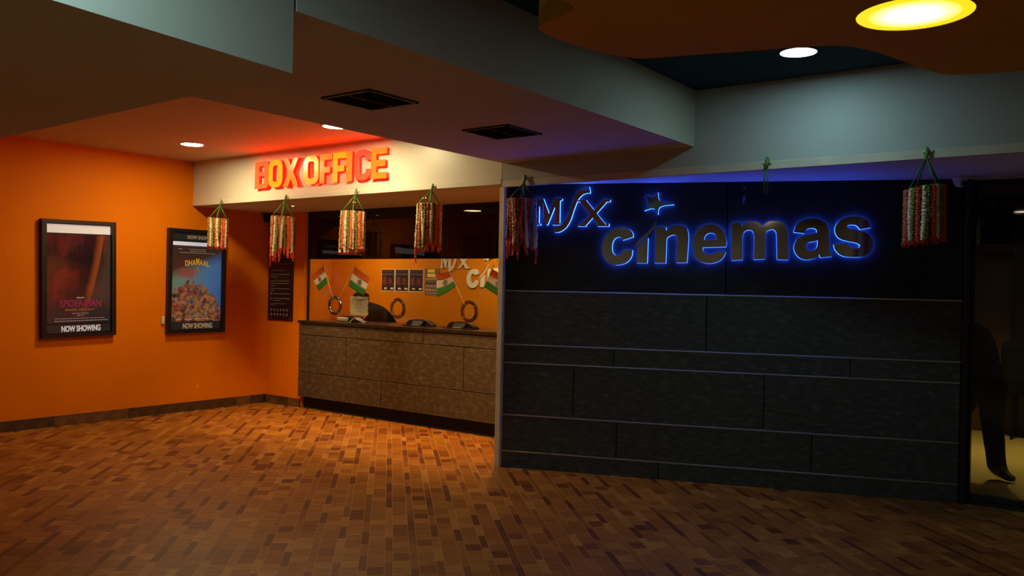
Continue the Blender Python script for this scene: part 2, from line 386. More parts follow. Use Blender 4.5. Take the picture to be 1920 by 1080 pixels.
# oval-looking round yellow lamp in the wavy panel
my = bpy.data.materials.new('yellow_diffuser'); my.use_nodes = True
nt = my.node_tree; b = nt.nodes['Principled BSDF']; b.inputs['Base Color'].default_value = (0.8, 0.6, 0.05, 1)
tc = nt.nodes.new('ShaderNodeTexCoord'); sp = nt.nodes.new('ShaderNodeVectorMath'); sp.operation = 'LENGTH'
rm = nt.nodes.new('ShaderNodeValToRGB'); mr = nt.nodes.new('ShaderNodeMath'); mr.operation = 'DIVIDE'; mr.inputs[1].default_value = 0.225
nt.links.new(tc.outputs['Object'], sp.inputs[0]); nt.links.new(sp.outputs['Value'], mr.inputs[0]); nt.links.new(mr.outputs[0], rm.inputs[0])
rm.color_ramp.elements[0].position = 0.0; rm.color_ramp.elements[0].color = (1.0, 0.93, 0.62, 1)
rm.color_ramp.elements[1].position = 0.80; rm.color_ramp.elements[1].color = (0.26, 0.18, 0.003, 1)
e_ = rm.color_ramp.elements.new(0.55); e_.color = (0.55, 0.46, 0.14, 1)
nt.links.new(rm.outputs[0], b.inputs['Emission Color']); b.inputs['Emission Strength'].default_value = LIGHT['oval']
M['yellow'] = my
t = thing('ceiling_lamp', 'large round glowing yellow lamp set in the wavy orange panel', 'ceiling light', (-0.79, 3.80, 2.72))
part('rim', lathe_me('rim', [(0.236, 0), (0.236, -0.004), (0.226, -0.004), (0.226, 0)], 48, False), 'wave', t)
part('diffuser', lathe_me('diffuser', [(0.0005, -0.005), (0.08, -0.005), (0.16, -0.004), (0.225, -0.002), (0.2255, -0.0005)], 48), 'yellow', t)

# ---- air vents in the beam
for i, (vx, vy) in enumerate(((-3.573, 3.38), (-3.523, 4.556))):
    t = thing('air_vent', ('square dark ceiling vent nearer the dropped block' if i == 0 else 'square dark ceiling vent nearer the slate wall'), 'vent', (vx, vy, 2.605), 0, 'square vents in the beam')
    h = 0.195
    part('backing', box_me('backing', -h, h, -h, h, -0.002, 0), 'black_matte', t)
    part('frame', boxes_me('frame', [(-h, h, -h, -h+0.018, -0.010, 0), (-h, h, h-0.018, h, -0.010, 0), (-h, -h+0.018, -h, h, -0.010, 0), (h-0.018, h, -h, h, -0.010, 0), (-0.008, 0.008, -h, h, -0.009, 0)]), 'black', t)
    sl = box_me('slat', -h+0.018, h-0.018, -0.010, 0.010, -0.004, -0.002)
    for k in range(10): 
        o = part('slat', sl, 'black', t, (0, -0.158 + k*0.035, -0.003)); o.rotation_euler = (0.5, 0, 0)

# ---- slate wall
ws = struct('wall_slate', box_me('wall_slate', 0, 3.565, 0.022, 0.14, 0, ZS), 'stone_back', 'dark slate clad wall with steel strips and the blue lit cinema sign', 'wall', (DW[0], DW[1], 0), DA)
rows = [0.0, 0.141, 0.452, 0.900, 1.057, 1.518, ZS]
joints = [[1.335], [0.985, 2.517], [0.614, 2.151], [0.947, 2.786], [1.694], [1.84]]
for i in range(6):
    xs = [0.0] + joints[i] + [3.56]
    for a, c in zip(xs, xs[1:]):
        z0, z1 = rows[i] + (0.006 if i else 0.0), rows[i+1] - 0.006
        dy = R.uniform(-0.001, 0.001)
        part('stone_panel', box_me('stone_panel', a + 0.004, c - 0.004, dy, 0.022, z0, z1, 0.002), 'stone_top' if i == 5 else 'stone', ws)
for z in rows[1:-1]:
    part('steel_strip', box_me('steel_strip', 0.0, 3.56, -0.004, 0.022, z - 0.0055, z + 0.0055, 0.001), 'strip', ws)
part('jamb', box_me('jamb', 3.565, 3.605, -0.012, 0.14, 0, ZS, 0.003), 'black', ws)
# little purple stickers left of the loose strap
st = thing('sticker', 'two small purple sticker scraps high on the slate wall', 'sticker', (*on_slate(1.955), 2.30), DA)
M['purple'] = mat('purple_vinyl', (0.16, 0.07, 0.32), 0.5)
part('scrap', shape_me('scrap', [[[(0, 0), (0.012, 0.008), (0.026, 0.05), (0.020, 0.075), (0.0, 0.06)]]], -0.003, 0.002), 'purple', st, (0, 0, -0.05))
part('scrap', shape_me('scrap', [[[(0.006, 0), (0.022, 0.006), (0.022, 0.03), (0.002, 0.02)]]], -0.003, 0.002), 'purple', st, (0, 0, 0.065))

# ---- cinema sign: M S X over cinemas
def glyph_M(x0, x1, z0, z1):
    p = [(0,0),(.25,0),(.25,.05),(.185,.075),(.185,.74),(.44,0),(.50,0),(.745,.70),(.745,.075),(.66,.05),(.66,0),(1,0),(1,.05),(.925,.075),(.925,.92),(1,.945),(1,1),(.73,1),(.545,.42),(.335,1),(0,1),(0,.945),(.085,.92),(.085,.075),(0,.05)]
    return [[[(x0+a*(x1-x0), z0+c*(z1-z0)) for a, c in p]]]
def glyph_X(x0, x1, z0, z1):
    gs = [[(.04,.97),(.27,.97),(.93,.03),(.68,.03)], [(.10,.03),(.26,.03),(.95,.97),(.78,.97)], [(0,0),(.27,0),(.27,.065),(0,.065)], [(.64,0),(1,0),(1,.11),(.95,.11),(.90,.065),(.64,.065)], [(-.02,.93),(.27,.93),(.27,1),(-.02,1)], [(.74,.93),(1.02,.93),(1.04,1),(.74,1)]]
    return [[[(x0+a*(x1-x0), z0+c*(z1-z0)) for a, c in g]] for g in gs]
INTEG = [(0.432,2.016),(0.462,2.018),(0.492,2.030),(0.531,2.061),(0.553,2.095),(0.572,2.138),(0.589,2.196),(0.610,2.256),(0.622,2.284),(0.640,2.312),(0.669,2.338),(0.697,2.346),(0.730,2.348),(0.719,2.401),(0.690,2.400),(0.660,2.391),(0.631,2.368),(0.613,2.345),(0.598,2.315),(0.580,2.263),(0.558,2.196),(0.545,2.160),(0.525,2.125),(0.492,2.087),(0.472,2.074),(0.450,2.065),(0.419,2.058)]
SWOOSH = [(1.289,2.145),(1.284,2.110),(1.271,2.074),(1.252,2.040),(1.225,2.005),(1.185,1.965),(1.136,1.920),(1.104,1.884),(1.118,1.925),(1.135,1.956),(1.172,1.987),(1.208,2.020),(1.240,2.055),(1.264,2.088),(1.280,2.122)]
STEM = [(1.126,1.767),(1.213,1.768),(1.216,1.975),(1.180,1.940),(1.133,1.900)]
def star_loop():
    p = [(1.186,2.330),(1.214,2.312),(1.240,2.308),(1.264,2.314),(1.288,2.348),(1.290,2.308),(1.300,2.282),(1.330,2.262),(1.420,2.247),(1.340,2.240),(1.304,2.226),(1.294,2.205),(1.292,2.165),(1.280,2.195),(1.262,2.212),(1.235,2.216),(1.180,2.198),(1.208,2.226),(1.216,2.250),(1.208,2.285)]
    return p
GLYPH = {
    'c': [(1.095,1.982),(1.093,1.998),(1.085,2.021),(1.064,2.042),(1.035,2.056),(1.005,2.060),(0.969,2.057),(0.930,2.044),(0.894,2.021),(0.865,1.988),(0.846,1.948),(0.835,1.902),(0.838,1.855),(0.852,1.816),(0.876,1.783),(0.909,1.761),(0.949,1.748),(0.989,1.751),(1.028,1.762),(1.057,1.782),(1.076,1.805),(1.087,1.832),(1.090,1.874),(1.010,1.875),(1.008,1.857),(0.993,1.841),(0.971,1.830),(0.948,1.832),(0.931,1.850),(0.922,1.876),(0.921,1.902),(0.926,1.935),(0.938,1.962),(0.961,1.978),(0.981,1.981),(0.997,1.975),(1.008,1.954)],
    'n': [(1.271,1.769),(1.277,1.814),(1.278,2.066),(1.358,2.064),(1.362,2.035),(1.387,2.061),(1.421,2.077),(1.453,2.080),(1.491,2.076),(1.520,2.058),(1.536,2.026),(1.542,1.984),(1.540,1.907),(1.532,1.775),(1.447,1.774),(1.448,1.881),(1.453,1.952),(1.448,1.984),(1.433,1.998),(1.417,2.000),(1.398,1.995),(1.379,1.983),(1.366,1.967),(1.365,1.906),(1.363,1.770)],
    'e': [(1.838,1.906),(1.840,1.948),(1.830,1.998),(1.810,2.036),(1.779,2.068),(1.741,2.084),(1.710,2.087),(1.673,2.081),(1.636,2.061),(1.605,2.029),(1.584,1.984),(1.573,1.933),(1.577,1.882),(1.591,1.837),(1.617,1.802),(1.655,1.780),(1.698,1.771),(1.736,1.774),(1.779,1.788),(1.809,1.811),(1.830,1.843),(1.837,1.868),(1.752,1.863),(1.743,1.851),(1.722,1.844),(1.697,1.845),(1.672,1.857),(1.656,1.876),(1.657,1.900)],
    'e_': [(1.663,1.962),(1.669,1.985),(1.684,2.007),(1.712,2.017),(1.740,2.011),(1.756,1.992),(1.761,1.963)],
    'm': [(1.880,1.798),(1.875,2.098),(1.949,2.100),(1.952,2.067),(1.970,2.092),(1.999,2.107),(2.035,2.112),(2.071,2.107),(2.098,2.092),(2.114,2.070),(2.136,2.095),(2.166,2.112),(2.201,2.116),(2.236,2.113),(2.266,2.098),(2.287,2.070),(2.299,2.034),(2.306,1.978),(2.313,1.807),(2.228,1.809),(2.222,1.941),(2.220,1.996),(2.215,2.024),(2.199,2.043),(2.179,2.046),(2.155,2.038),(2.141,2.024),(2.135,2.002),(2.134,1.941),(2.136,1.811),(2.050,1.807),(2.051,1.940),(2.048,1.996),(2.042,2.024),(2.028,2.039),(2.007,2.042),(1.986,2.036),(1.971,2.020),(1.963,1.989),(1.963,1.915),(1.967,1.803)],
    'a': [(2.346,2.025),(2.354,2.058),(2.371,2.089),(2.399,2.113),(2.440,2.129),(2.480,2.135),(2.520,2.130),(2.560,2.116),(2.590,2.089),(2.602,2.059),(2.607,2.004),(2.611,1.919),(2.620,1.871),(2.632,1.838),(2.549,1.827),(2.539,1.853),(2.529,1.837),(2.509,1.824),(2.469,1.812),(2.429,1.811),(2.394,1.825),(2.367,1.853),(2.352,1.893),(2.354,1.930),(2.371,1.967),(2.402,1.991),(2.442,2.004),(2.488,2.013),(2.517,2.022),(2.519,2.034),(2.510,2.049),(2.487,2.057),(2.458,2.055),(2.438,2.043),(2.427,2.016)],
    'a_': [(2.526,1.961),(2.524,1.919),(2.513,1.897),(2.491,1.882),(2.468,1.881),(2.447,1.894),(2.439,1.915),(2.444,1.933),(2.461,1.946),(2.495,1.952)],
    's': [(2.908,2.062),(2.902,2.089),(2.882,2.119),(2.854,2.137),(2.820,2.146),(2.775,2.148),(2.736,2.142),(2.697,2.125),(2.669,2.101),(2.653,2.071),(2.650,2.041),(2.657,2.011),(2.677,1.983),(2.711,1.965),(2.757,1.954),(2.802,1.945),(2.827,1.933),(2.833,1.921),(2.825,1.909),(2.808,1.903),(2.780,1.904),(2.757,1.915),(2.741,1.942),(2.644,1.931),(2.650,1.902),(2.668,1.872),(2.697,1.848),(2.737,1.836),(2.787,1.834),(2.838,1.837),(2.882,1.853),(2.912,1.880),(2.926,1.916),(2.927,1.958),(2.912,1.991),(2.884,2.017),(2.845,2.035),(2.794,2.047),(2.755,2.053),(2.738,2.062),(2.737,2.074),(2.748,2.081),(2.777,2.083),(2.799,2.080),(2.819,2.065),(2.830,2.047)],
}
def smooth_loop(p, n=3, corner=52):
    N = len(p); P_ = [Vector(q) for q in p]; out = []; cor = []
    for i in range(N):
        a, c = P_[i] - P_[i-1], P_[(i+1) % N] - P_[i]
        cor.append(math.degrees(a.angle(c)) > corner)
    for i in range(N):
        p1, p2 = P_[i], P_[(i+1) % N]
        m1 = Vector((0, 0)) if cor[i] else (p2 - P_[i-1])*0.5
        m2 = Vector((0, 0)) if cor[(i+1) % N] else (P_[(i+2) % N] - p1)*0.5
        for j in range(n):
            t_ = j/n; h00 = 2*t_**3 - 3*t_**2 + 1; h10 = t_**3 - 2*t_**2 + t_; h01 = -2*t_**3 + 3*t_**2; h11 = t_**3 - t_**2
            out.append(tuple(p1*h00 + m1*h10 + p2*h01 + m2*h11))
    return out
def logo(parent, face, glow, k=1.0, ox=0.0, oz=0.0, depth=0.008, back=0.018, front=-0.030):
    def tf(gs): return [[[(ox + a*k, oz + c*k) for a, c in lp] for lp in g] for g in gs]
    shapes = [('serif letter M', glyph_M(0.246, 0.490, 2.080, 2.302)), ('tall slanted letter between M and X', [[INTEG]]), ('serif letter X', glyph_X(0.627, 0.890, 2.069, 2.289)),
              ('letter i stem', [[STEM]]), ('curved tail of the i', [[SWOOSH]]), ('five pointed star', [[star_loop()]])]
    for lab, g in shapes:
        o = part('star' if 'star' in lab else 'letter', shape_me('letter', tf(g), front, depth), face, parent, (0, 0, 0), lab)
        if glow and 'tail' not in lab: part('halo_body', shape_me('halo_body', tf(g), front + depth, back), glow, o)
    for ch in 'cnemas':
        g = [[smooth_loop(GLYPH[k_]) for k_ in (ch, ch + '_') if k_ in GLYPH]]
        o = part('letter', shape_me('letter', tf(g), front, depth), face, parent, (0, 0, 0), 'letter ' + ch)
        if glow: part('halo_body', shape_me('halo_body', tf(g), front + depth, back), glow, o)
sg = thing('cinema_sign', 'mirror faced cinema lettering with a blue glowing edge on the slate wall', 'sign', (DW[0], DW[1], 0), DA)
logo(sg, 'mirror', 'blue_glow')

# ================================================================ TICKET WINDOW
# ---- booth shell
struct('wall_booth_back', box_me('wall_booth_back', -9.5, -4.44, 8.20, 8.3, 0, ZS), 'orange_in', 'orange rear wall inside the ticket booth', 'wall')
struct('wall_booth_right', box_me('wall_booth_right', -7.54, -4.44, 8.165, 8.20, 0, ZS), 'orange_in', 'deeper orange wall section carrying the pale logo inside the booth', 'wall')
struct('wall_booth_left', box_me('wall_booth_left', -9.5, -9.4, 7.0, 8.2, 0, ZS), 'orange_in', 'orange side wall inside the ticket booth', 'wall')
struct('wall_booth_end', box_me('wall_booth_end', -4.436, -4.40, 5.97, 8.3, 0, ZS), 'orange_in', 'orange end wall of the booth behind the grey post', 'wall')
# ---- glass
def circle(cx, cz, r, n=32): return [(cx + r*math.cos(2*math.pi*i/n), cz + r*math.sin(2*math.pi*i/n)) for i in range(n)]
RINGS = [-7.843, -6.786, -5.734]
win = struct('window_1', shape_me('window_1', [[[(-8.35, 1.086), (-4.44, 1.086), (-4.44, 1.846), (-8.35, 1.846)]] + [circle(x, 1.281, 0.085) for x in RINGS]], 6.917, 0.006), 'glass', 'clear glass of the ticket window with round speak holes', 'window')
part('transom_glass', box_me('transom_glass', -8.35, -4.44, 6.915, 6.923, 1.848, ZS), 'tint', win, (0, 0, 0), 'dark tinted glass above the ticket window')
part('frame', boxes_me('frame', [(-8.352, -8.346, 6.90, 6.94, 1.086, ZS), (-8.35, -4.44, 6.908, 6.93, 1.840, 1.850)]), 'black', win)
for i, x in enumerate(RINGS):
    t = thing('speak_hole_ring', ['chrome speak hole ring nearest the notice wall between the first two flags', 'chrome speak hole ring right of the taped paper without flags', 'chrome speak hole ring nearest the grey post between two flags'][i], 'ring', (x, 6.917, 1.281), 0, 'chrome rings in the ticket window')
    pr = [(0.080, 0.0), (0.080, 0.014), (0.084, 0.019), (0.112, 0.017), (0.118, 0.010), (0.118, 0.0)]
    o = part('ring', lathe_me('ring', pr, 48, False, False), 'ring_steel', t); o.rotation_euler = (math.pi/2, 0, 0)
    for a in (0.6, 2.2, 3.9, 5.4):
        o = part('bolt', lathe_me('bolt', [(0.005, 0.02), (0.005, 0.026), (0.002, 0.028)], 8), 'steel', t, (0.1*math.cos(a), 0, 0.1*math.sin(a))); o.rotation_euler = (math.pi/2, 0, 0)
# ---- counter
ct = thing('ticket_counter', 'brown stone clad ticket counter with dark granite top', 'counter', (-6.42, 6.8, 0))
def cpart(name, m, x0, x1, y0, y1, z0, z1, bev=0.0): return part(name, box_me(name, x0+6.42, x1+6.42, y0-6.8, y1-6.8, z0, z1, bev), m, ct)
cpart('body', 'stone_back', -8.365, -4.48, 6.822, 7.30, 0.147, 1.048)
cpart('toe_kick', 'black_matte', -8.365, -4.48, 6.885, 7.25, 0.0, 0.147)
for (z0, z1, js) in ((0.147, 0.450, [-6.917]), (0.450, 0.908, [-7.513, -5.705]), (0.908, 1.048, [-6.285])):
    xs = [-8.368] + js + [-4.48]
    for a, c in zip(xs, xs[1:]): cpart('stone_panel', 'brown_stone', a + 0.004, c - 0.004, 6.80 + R.uniform(-0.001, 0.001), 6.822, z0 + 0.004, z1 - 0.004, 0.002)
cpart('countertop', 'counter_top', -8.375, -4.48, 6.785, 7.42, 1.048, 1.084, 0.003)

# ---- red letters BOX OFFICE
def rrect(x0, x1, z0, z1, r, n=5):
    out = []
    for cx, cz, a0 in ((x1-r, z1-r, 0), (x0+r, z1-r, 90), (x0+r, z0+r, 180), (x1-r, z0+r, 270)):
        for k in range(n+1):
            a = math.radians(a0 + 90*k/n); out.append((cx + r*math.cos(a), cz + r*math.sin(a)))
    return out
def rect(x0, x1, z0, z1): return [(x0, z0), (x1, z0), (x1, z1), (x0, z1)]
KL = 1.0088; H_ = 0.290; S_ = 0.062; V_ = 0.055
def L_B(w):
    out = [(0, 0)] + [p for p in rrect(0, w, 0, H_*0.53, 0.05)[18:]] + [p for p in rrect(0, w, 0, H_*0.53, 0.05)[:5]]
    out += [(w-0.014, H_*0.52)] + [p for p in rrect(0, w-0.006, H_*0.5, H_, 0.05)[:6]] + [(0, H_)]
    lo = rrect(S_, w-S_, V_*0.85, H_*0.46, 0.018); hi = rrect(S_, w-S_-0.004, H_*0.60, H_-V_*0.85, 0.018)
    return [[out, lo, hi]]
def L_O(w): return [[rrect(0, w, 0, H_, 0.085), rrect(S_, w-S_, V_, H_-V_, 0.032)]]
def L_X(w): return [[[(0, 0), (0.070, 0), (w, H_), (w-0.070, H_)]], [[(w-0.070, 0), (w, 0), (0.070, H_), (0, H_)]]]
def L_F(w): return [[[(0, 0), (S_, 0), (S_, H_*0.36), (w*0.86, H_*0.36), (w*0.86, H_*0.36+V_), (S_, H_*0.36+V_), (S_, H_-V_), (w, H_-V_), (w, H_), (0, H_)]]]
def L_I(w): return [[rect(0, w, 0, H_)]]
def L_C(w):
    o = rrect(0, w, 0, H_, 0.085); i = rrect(S_, w-S_, V_, H_-V_, 0.032)
    oo = [(w, H_*0.66)] + o[:24] + [(w, H_*0.34)]; ii = [(w-S_, H_*0.34)] + i[:24][::-1] + [(w-S_, H_*0.66)]
    return [[oo + ii]]
def L_E(w): return [[[(0, 0), (w, 0), (w, V_), (S_, V_), (S_, H_*0.5-V_*0.5), (w*0.9, H_*0.5-V_*0.5), (w*0.9, H_*0.5+V_*0.5), (S_, H_*0.5+V_*0.5), (S_, H_-V_), (w, H_-V_), (w, H_), (0, H_)]]]
faces = {}
for nm, c, s in (('red_orange', (1.0, 0.012, 0.003), 9.0), ('orange_', (1.0, 0.024, 0.0015), 9.0), ('amber', (1.0, 0.045, 0.001), 9.0), ('scarlet', (1.0, 0.005, 0.004), 9.0)):
    faces[nm] = mat('face_' + nm, (0.5, 0.08, 0.01), 0.22, emit=c, strength=s)
sign = thing('box_office_sign', 'glowing red and orange raised letters spelling box office on the cream fascia', 'sign', (-6.73, YF, 2.563))
for lab, fn, x0, x1, fm in (('B', L_B, -7.752, -7.521, 'red_orange'), ('O', L_O, -7.514, -7.284, 'amber'), ('X', L_X, -7.262, -7.021, 'orange_'), ('O', L_O, -6.929, -6.697, 'amber'), ('F', L_F, -6.672, -6.497, 'orange_'),
                            ('F', L_F, -6.473, -6.285, 'amber'), ('I', L_I, -6.273, -6.196, 'orange_'), ('C', L_C, -6.155, -5.930, 'scarlet'), ('E', L_E, -5.919, -5.712, 'orange_')):
    x0 = -7.82 + (x0*KL + 7.82)*0.98; x1 = -7.82 + (x1*KL + 7.82)*0.98
    g = fn(x1 - x0)
    o = part('letter', shape_me('letter', g, -0.034, 0.030), 'red_glow', sign, (x0 + 6.73, 0, 0), 'glowing letter ' + lab)
    part('letter_face', shape_me('letter_face', g, -0.043, 0.0085, 0.003), faces[fm], o)

# ---- soffit spots
for i, x in enumerate((-7.84, -6.82, -5.80, -4.80)):
    sl_t = disc_lamp('soffit_spotlight', ['small warm spotlight in the soffit nearest the poster wall', 'small warm spotlight in the soffit above the taped paper', 'small warm spotlight in the soffit behind the fourth garland', 'small warm spotlight in the soffit next to the grey post'][i], x, 6.25, ZS, 0.05, 'lamp_spot', 'small spotlights over the counter', 'steel', 'spotlight')
    sl_ = bpy.data.lights.new('spot_beam', 'SPOT'); sl_.energy = 150; sl_.color = (1.0, 0.54, 0.14); sl_.spot_size = math.radians(78); sl_.spot_blend = 0.9; sl_.shadow_soft_size = 0.03
    so_ = bpy.data.objects.new('spot_beam', sl_); col.objects.link(so_); so_.location = (0, 0, -0.02); so_.parent = sl_t
for i, x in enumerate((-8.25, -6.15)):
    t = thing('booth_ceiling_lamp', ('round ceiling lamp inside the booth above the clerk' if i == 0 else 'round ceiling lamp inside the booth nearer the grey post'), 'ceiling light', (x, 7.45, ZS), 0, 'booth ceiling lamps')
    part('trim_ring', lathe_me('trim_ring', [(0.13, 0), (0.13, -0.02), (0.115, -0.025), (0.115, 0)], 32, False), 'white', t)
    part('lens', lathe_me('lens', [(0.115, -0.001), (0.115, -0.02)], 32), 'lamp_booth', t)

# ================================================================ POSTERS
def lines(name, rows_, yf, m, parent, loc=(0, 0, 0)):      # print of small text: each line a part, broken into words
    for (x0, x1, z, h) in rows_:
        bx = []; x = x0
        while x < x1 - 0.004:
            wl_ = min(R.uniform(0.010, 0.045), x1 - x); bx.append((x, x + wl_, yf, yf + 0.0008, z, z + h)); x += wl_ + 0.006
        part(name, boxes_me(name, bx), m, parent, loc)['kind'] = 'stuff'
def poster_case(name, label, y0, w_, z0, h_, tilt):
    t = thing(name, label, 'poster', (XL, y0, z0), 0, 'film posters on the orange wall')
    t.rotation_euler = (0, -math.radians(tilt), math.pi/2)
    f = 0.048
    bm = bmesh.new()
    for b in ((0, f, -0.055, 0, 0, h_), (w_-f, w_, -0.055, 0, 0, h_), (f, w_-f, -0.055, 0, 0, f*0.7), (f, w_-f, -0.055, 0, h_-f*0.8, h_)): box_bm(bm, *b)
    part('frame', finish(bm, 'frame'), 'black', t)
    part('back_panel', box_me('back_panel', f, w_-f, -0.020, 0, f*0.7, h_-f*0.8), 'black_matte', t)
    return t, f
def art_mat(name, build, emit):
    m = bpy.data.materials.new(name); m.use_nodes = True
    nt = m.node_tree; b = nt.nodes['Principled BSDF']; b.inputs['Roughness'].default_value = 0.12
    c = build(nt); nt.links.new(c, b.inputs['Base Color']); nt.links.new(c, b.inputs['Emission Color'])
    b.inputs['Emission Strength'].default_value = emit
    return m
def ramp(nt, src, stops):
    r = nt.nodes.new('ShaderNodeValToRGB'); els = r.color_ramp.elements
    els[0].position, els[0].color = stops[0][0], (*stops[0][1], 1); els[1].position, els[1].color = stops[-1][0], (*stops[-1][1], 1)
    for p, c in stops[1:-1]: e = els.new(p); e.color = (*c, 1)
    nt.links.new(src, r.inputs[0]); return r.outputs[0]
def mixc(nt, fac, a, c):
    mx = nt.nodes.new('ShaderNodeMix'); mx.data_type = 'RGBA'
    nt.links.new(fac, mx.inputs[0])
    for k, v in ((6, a), (7, c)):
        if isinstance(v, tuple): mx.inputs[k].default_value = (*v, 1)
        else: nt.links.new(v, mx.inputs[k])
    return mx.outputs[2]
def math_(nt, op, a, c=None):
    n = nt.nodes.new('ShaderNodeMath'); n.operation = op
    for k, v in ((0, a), (1, c)):
        if v is None: continue
        if isinstance(v, (int, float)): n.inputs[k].default_value = v
        else: nt.links.new(v, n.inputs[k])
    return n.outputs[0]
def gen(nt):
    tc = nt.nodes.new('ShaderNodeTexCoord'); s = nt.nodes.new('ShaderNodeSeparateXYZ')
    nt.links.new(tc.outputs['Generated'], s.inputs[0]); return tc.outputs['Generated'], s.outputs[0], s.outputs[2]
def noise(nt, vec, scale, detail=4):
    n = nt.nodes.new('ShaderNodeTexNoise'); n.inputs['Scale'].default_value = scale; n.inputs['Detail'].default_value = detail
    nt.links.new(vec, n.inputs['Vector']); return n.outputs[0]
def red_art(nt):      # dark red cloudy backdrop with a warm diagonal streak
    g, x, z = gen(nt)
    n = noise(nt, g, 2.3)
    base = ramp(nt, n, [(0.34, (0.008, 0.006, 0.008)), (0.47, (0.022, 0.007, 0.009)), (0.58, (0.085, 0.010, 0.012)), (0.70, (0.020, 0.008, 0.009))])
    d = math_(nt, 'SUBTRACT', math_(nt, 'ADD', x, math_(nt, 'MULTIPLY', z, -0.42)), 0.47)
    d = math_(nt, 'ADD', d, math_(nt, 'MULTIPLY', n, 0.05))
    streak = ramp(nt, math_(nt, 'ADD', d, math_(nt, 'MULTIPLY', math_(nt, 'MULTIPLY', z, z), 0.10)), [(0.0, (0, 0, 0)), (0.07, (0.55, 0.55, 0.55)), (0.12, (0.8, 0.8, 0.8)), (0.15, (0, 0, 0))])
    c = mixc(nt, streak, base, (0.24, 0.055, 0.012))
    grey = ramp(nt, d, [(0.06, (0, 0, 0)), (0.22, (0.75, 0.75, 0.75))])
    c = mixc(nt, grey, c, (0.045, 0.034, 0.028))
    lowd = ramp(nt, z, [(0.05, (1, 1, 1)), (0.38, (0, 0, 0))])
    return mixc(nt, lowd, c, (0.020, 0.014, 0.019))
def blue_art(nt):     # blue and teal sky over a warm jumble of small patches
    g, x, z = gen(nt)
    n = noise(nt, g, 4.0)
    sky = mixc(nt, ramp(nt, math_(nt, 'ADD', x, math_(nt, 'MULTIPLY', n, 0.3)), [(0.35, (0, 0, 0)), (0.95, (1, 1, 1))]), (0.10, 0.19, 0.17), (0.03, 0.14, 0.42))
    top = ramp(nt, math_(nt, 'SUBTRACT', z, math_(nt, 'MULTIPLY', x, 0.28)), [(0.52, (0, 0, 0)), (0.68, (1, 1, 1))])
    sky = mixc(nt, top, sky, (0.050, 0.022, 0.016))
    v = nt.nodes.new('ShaderNodeTexVoronoi'); v.inputs['Scale'].default_value = 17
    mp = nt.nodes.new('ShaderNodeMapping'); mp.inputs['Scale'].default_value = (1, 1, 1.5)
    nt.links.new(g, mp.inputs[0]); nt.links.new(mp.outputs[0], v.inputs['Vector'])
    s = nt.nodes.new('ShaderNodeSeparateColor'); nt.links.new(v.outputs['Color'], s.inputs[0])
    crowd = ramp(nt, s.outputs[0], [(0.0, (0.03, 0.02, 0.015)), (0.2, (0.22, 0.05, 0.03)), (0.35, (0.30, 0.13, 0.07)), (0.5, (0.26, 0.12, 0.02)), (0.62, (0.04, 0.035, 0.03)), (0.75, (0.20, 0.16, 0.12)), (0.88, (0.16, 0.03, 0.03)), (1.0, (0.05, 0.05, 0.12))])
    ex = math_(nt, 'SUBTRACT', x, 0.42); ex = math_(nt, 'MULTIPLY', ex, ex)
    edge = math_(nt, 'ADD', math_(nt, 'ADD', z, math_(nt, 'MULTIPLY', ex, 1.1)), math_(nt, 'MULTIPLY', noise(nt, g, 11.0), 0.30))
    mask = ramp(nt, edge, [(0.66, (1, 1, 1)), (0.70, (0, 0, 0))])
    bx = math_(nt, 'SUBTRACT', x, 0.30); bz = math_(nt, 'MULTIPLY', math_(nt, 'SUBTRACT', z, 0.64), 3.2)
    bd = math_(nt, 'ADD', math_(nt, 'ADD', math_(nt, 'MULTIPLY', bx, bx), math_(nt, 'MULTIPLY', bz, bz)), math_(nt, 'MULTIPLY', math_(nt, 'SUBTRACT', noise(nt, g, 9.0), 0.5), 0.12))
    sky = mixc(nt, ramp(nt, bd, [(0.02, (0.8, 0.8, 0.8)), (0.07, (0, 0, 0))]), sky, (0.22, 0.045, 0.03))
    return mixc(nt, mask, sky, crowd)
M['art_red'] = art_mat('poster_print_red', red_art, 0.55)
M['art_blue'] = art_mat('poster_print_blue', blue_art, 0.42)
M['strip_white'] = mat('backlit_strip', (0.6, 0.6, 0.6), 0.4, emit=(0.85, 0.80, 0.82), strength=0.42)
M['strip_cool'] = mat('backlit_strip_cool', (0.6, 0.6, 0.6), 0.4, emit=(0.55, 0.62, 0.90), strength=0.55)
M['lit_white'] = mat('lit_lettering', (0.6, 0.6, 0.62), 0.4, emit=(0.66, 0.68, 0.78), strength=0.45)
M['lit_beige'] = mat('beige_lettering', (0.50, 0.42, 0.30), 0.4, emit=(0.5, 0.42, 0.30), strength=0.18)
M['print_magenta'] = mat('magenta_print', (0.20, 0.015, 0.06), 0.4, emit=(0.22, 0.012, 0.06), strength=0.45)
M['print_gold'] = mat('gold_print', (0.30, 0.14, 0.03), 0.4, emit=(0.30, 0.14, 0.03), strength=0.35)
M['print_yellow'] = mat('yellow_print', (0.60, 0.36, 0.02), 0.4, emit=(0.60, 0.36, 0.02), strength=0.30)
M['print_grey'] = mat('grey_print', (0.35, 0.33, 0.33), 0.5, emit=(0.35, 0.33, 0.34), strength=0.25)
M['print_dim'] = mat('dim_grey_print', (0.16, 0.14, 0.13), 0.6)
M['panel_dark'] = mat('dark_sign_panel', (0.018, 0.020, 0.022), 0.3, emit=(0.02, 0.024, 0.028), strength=0.25)

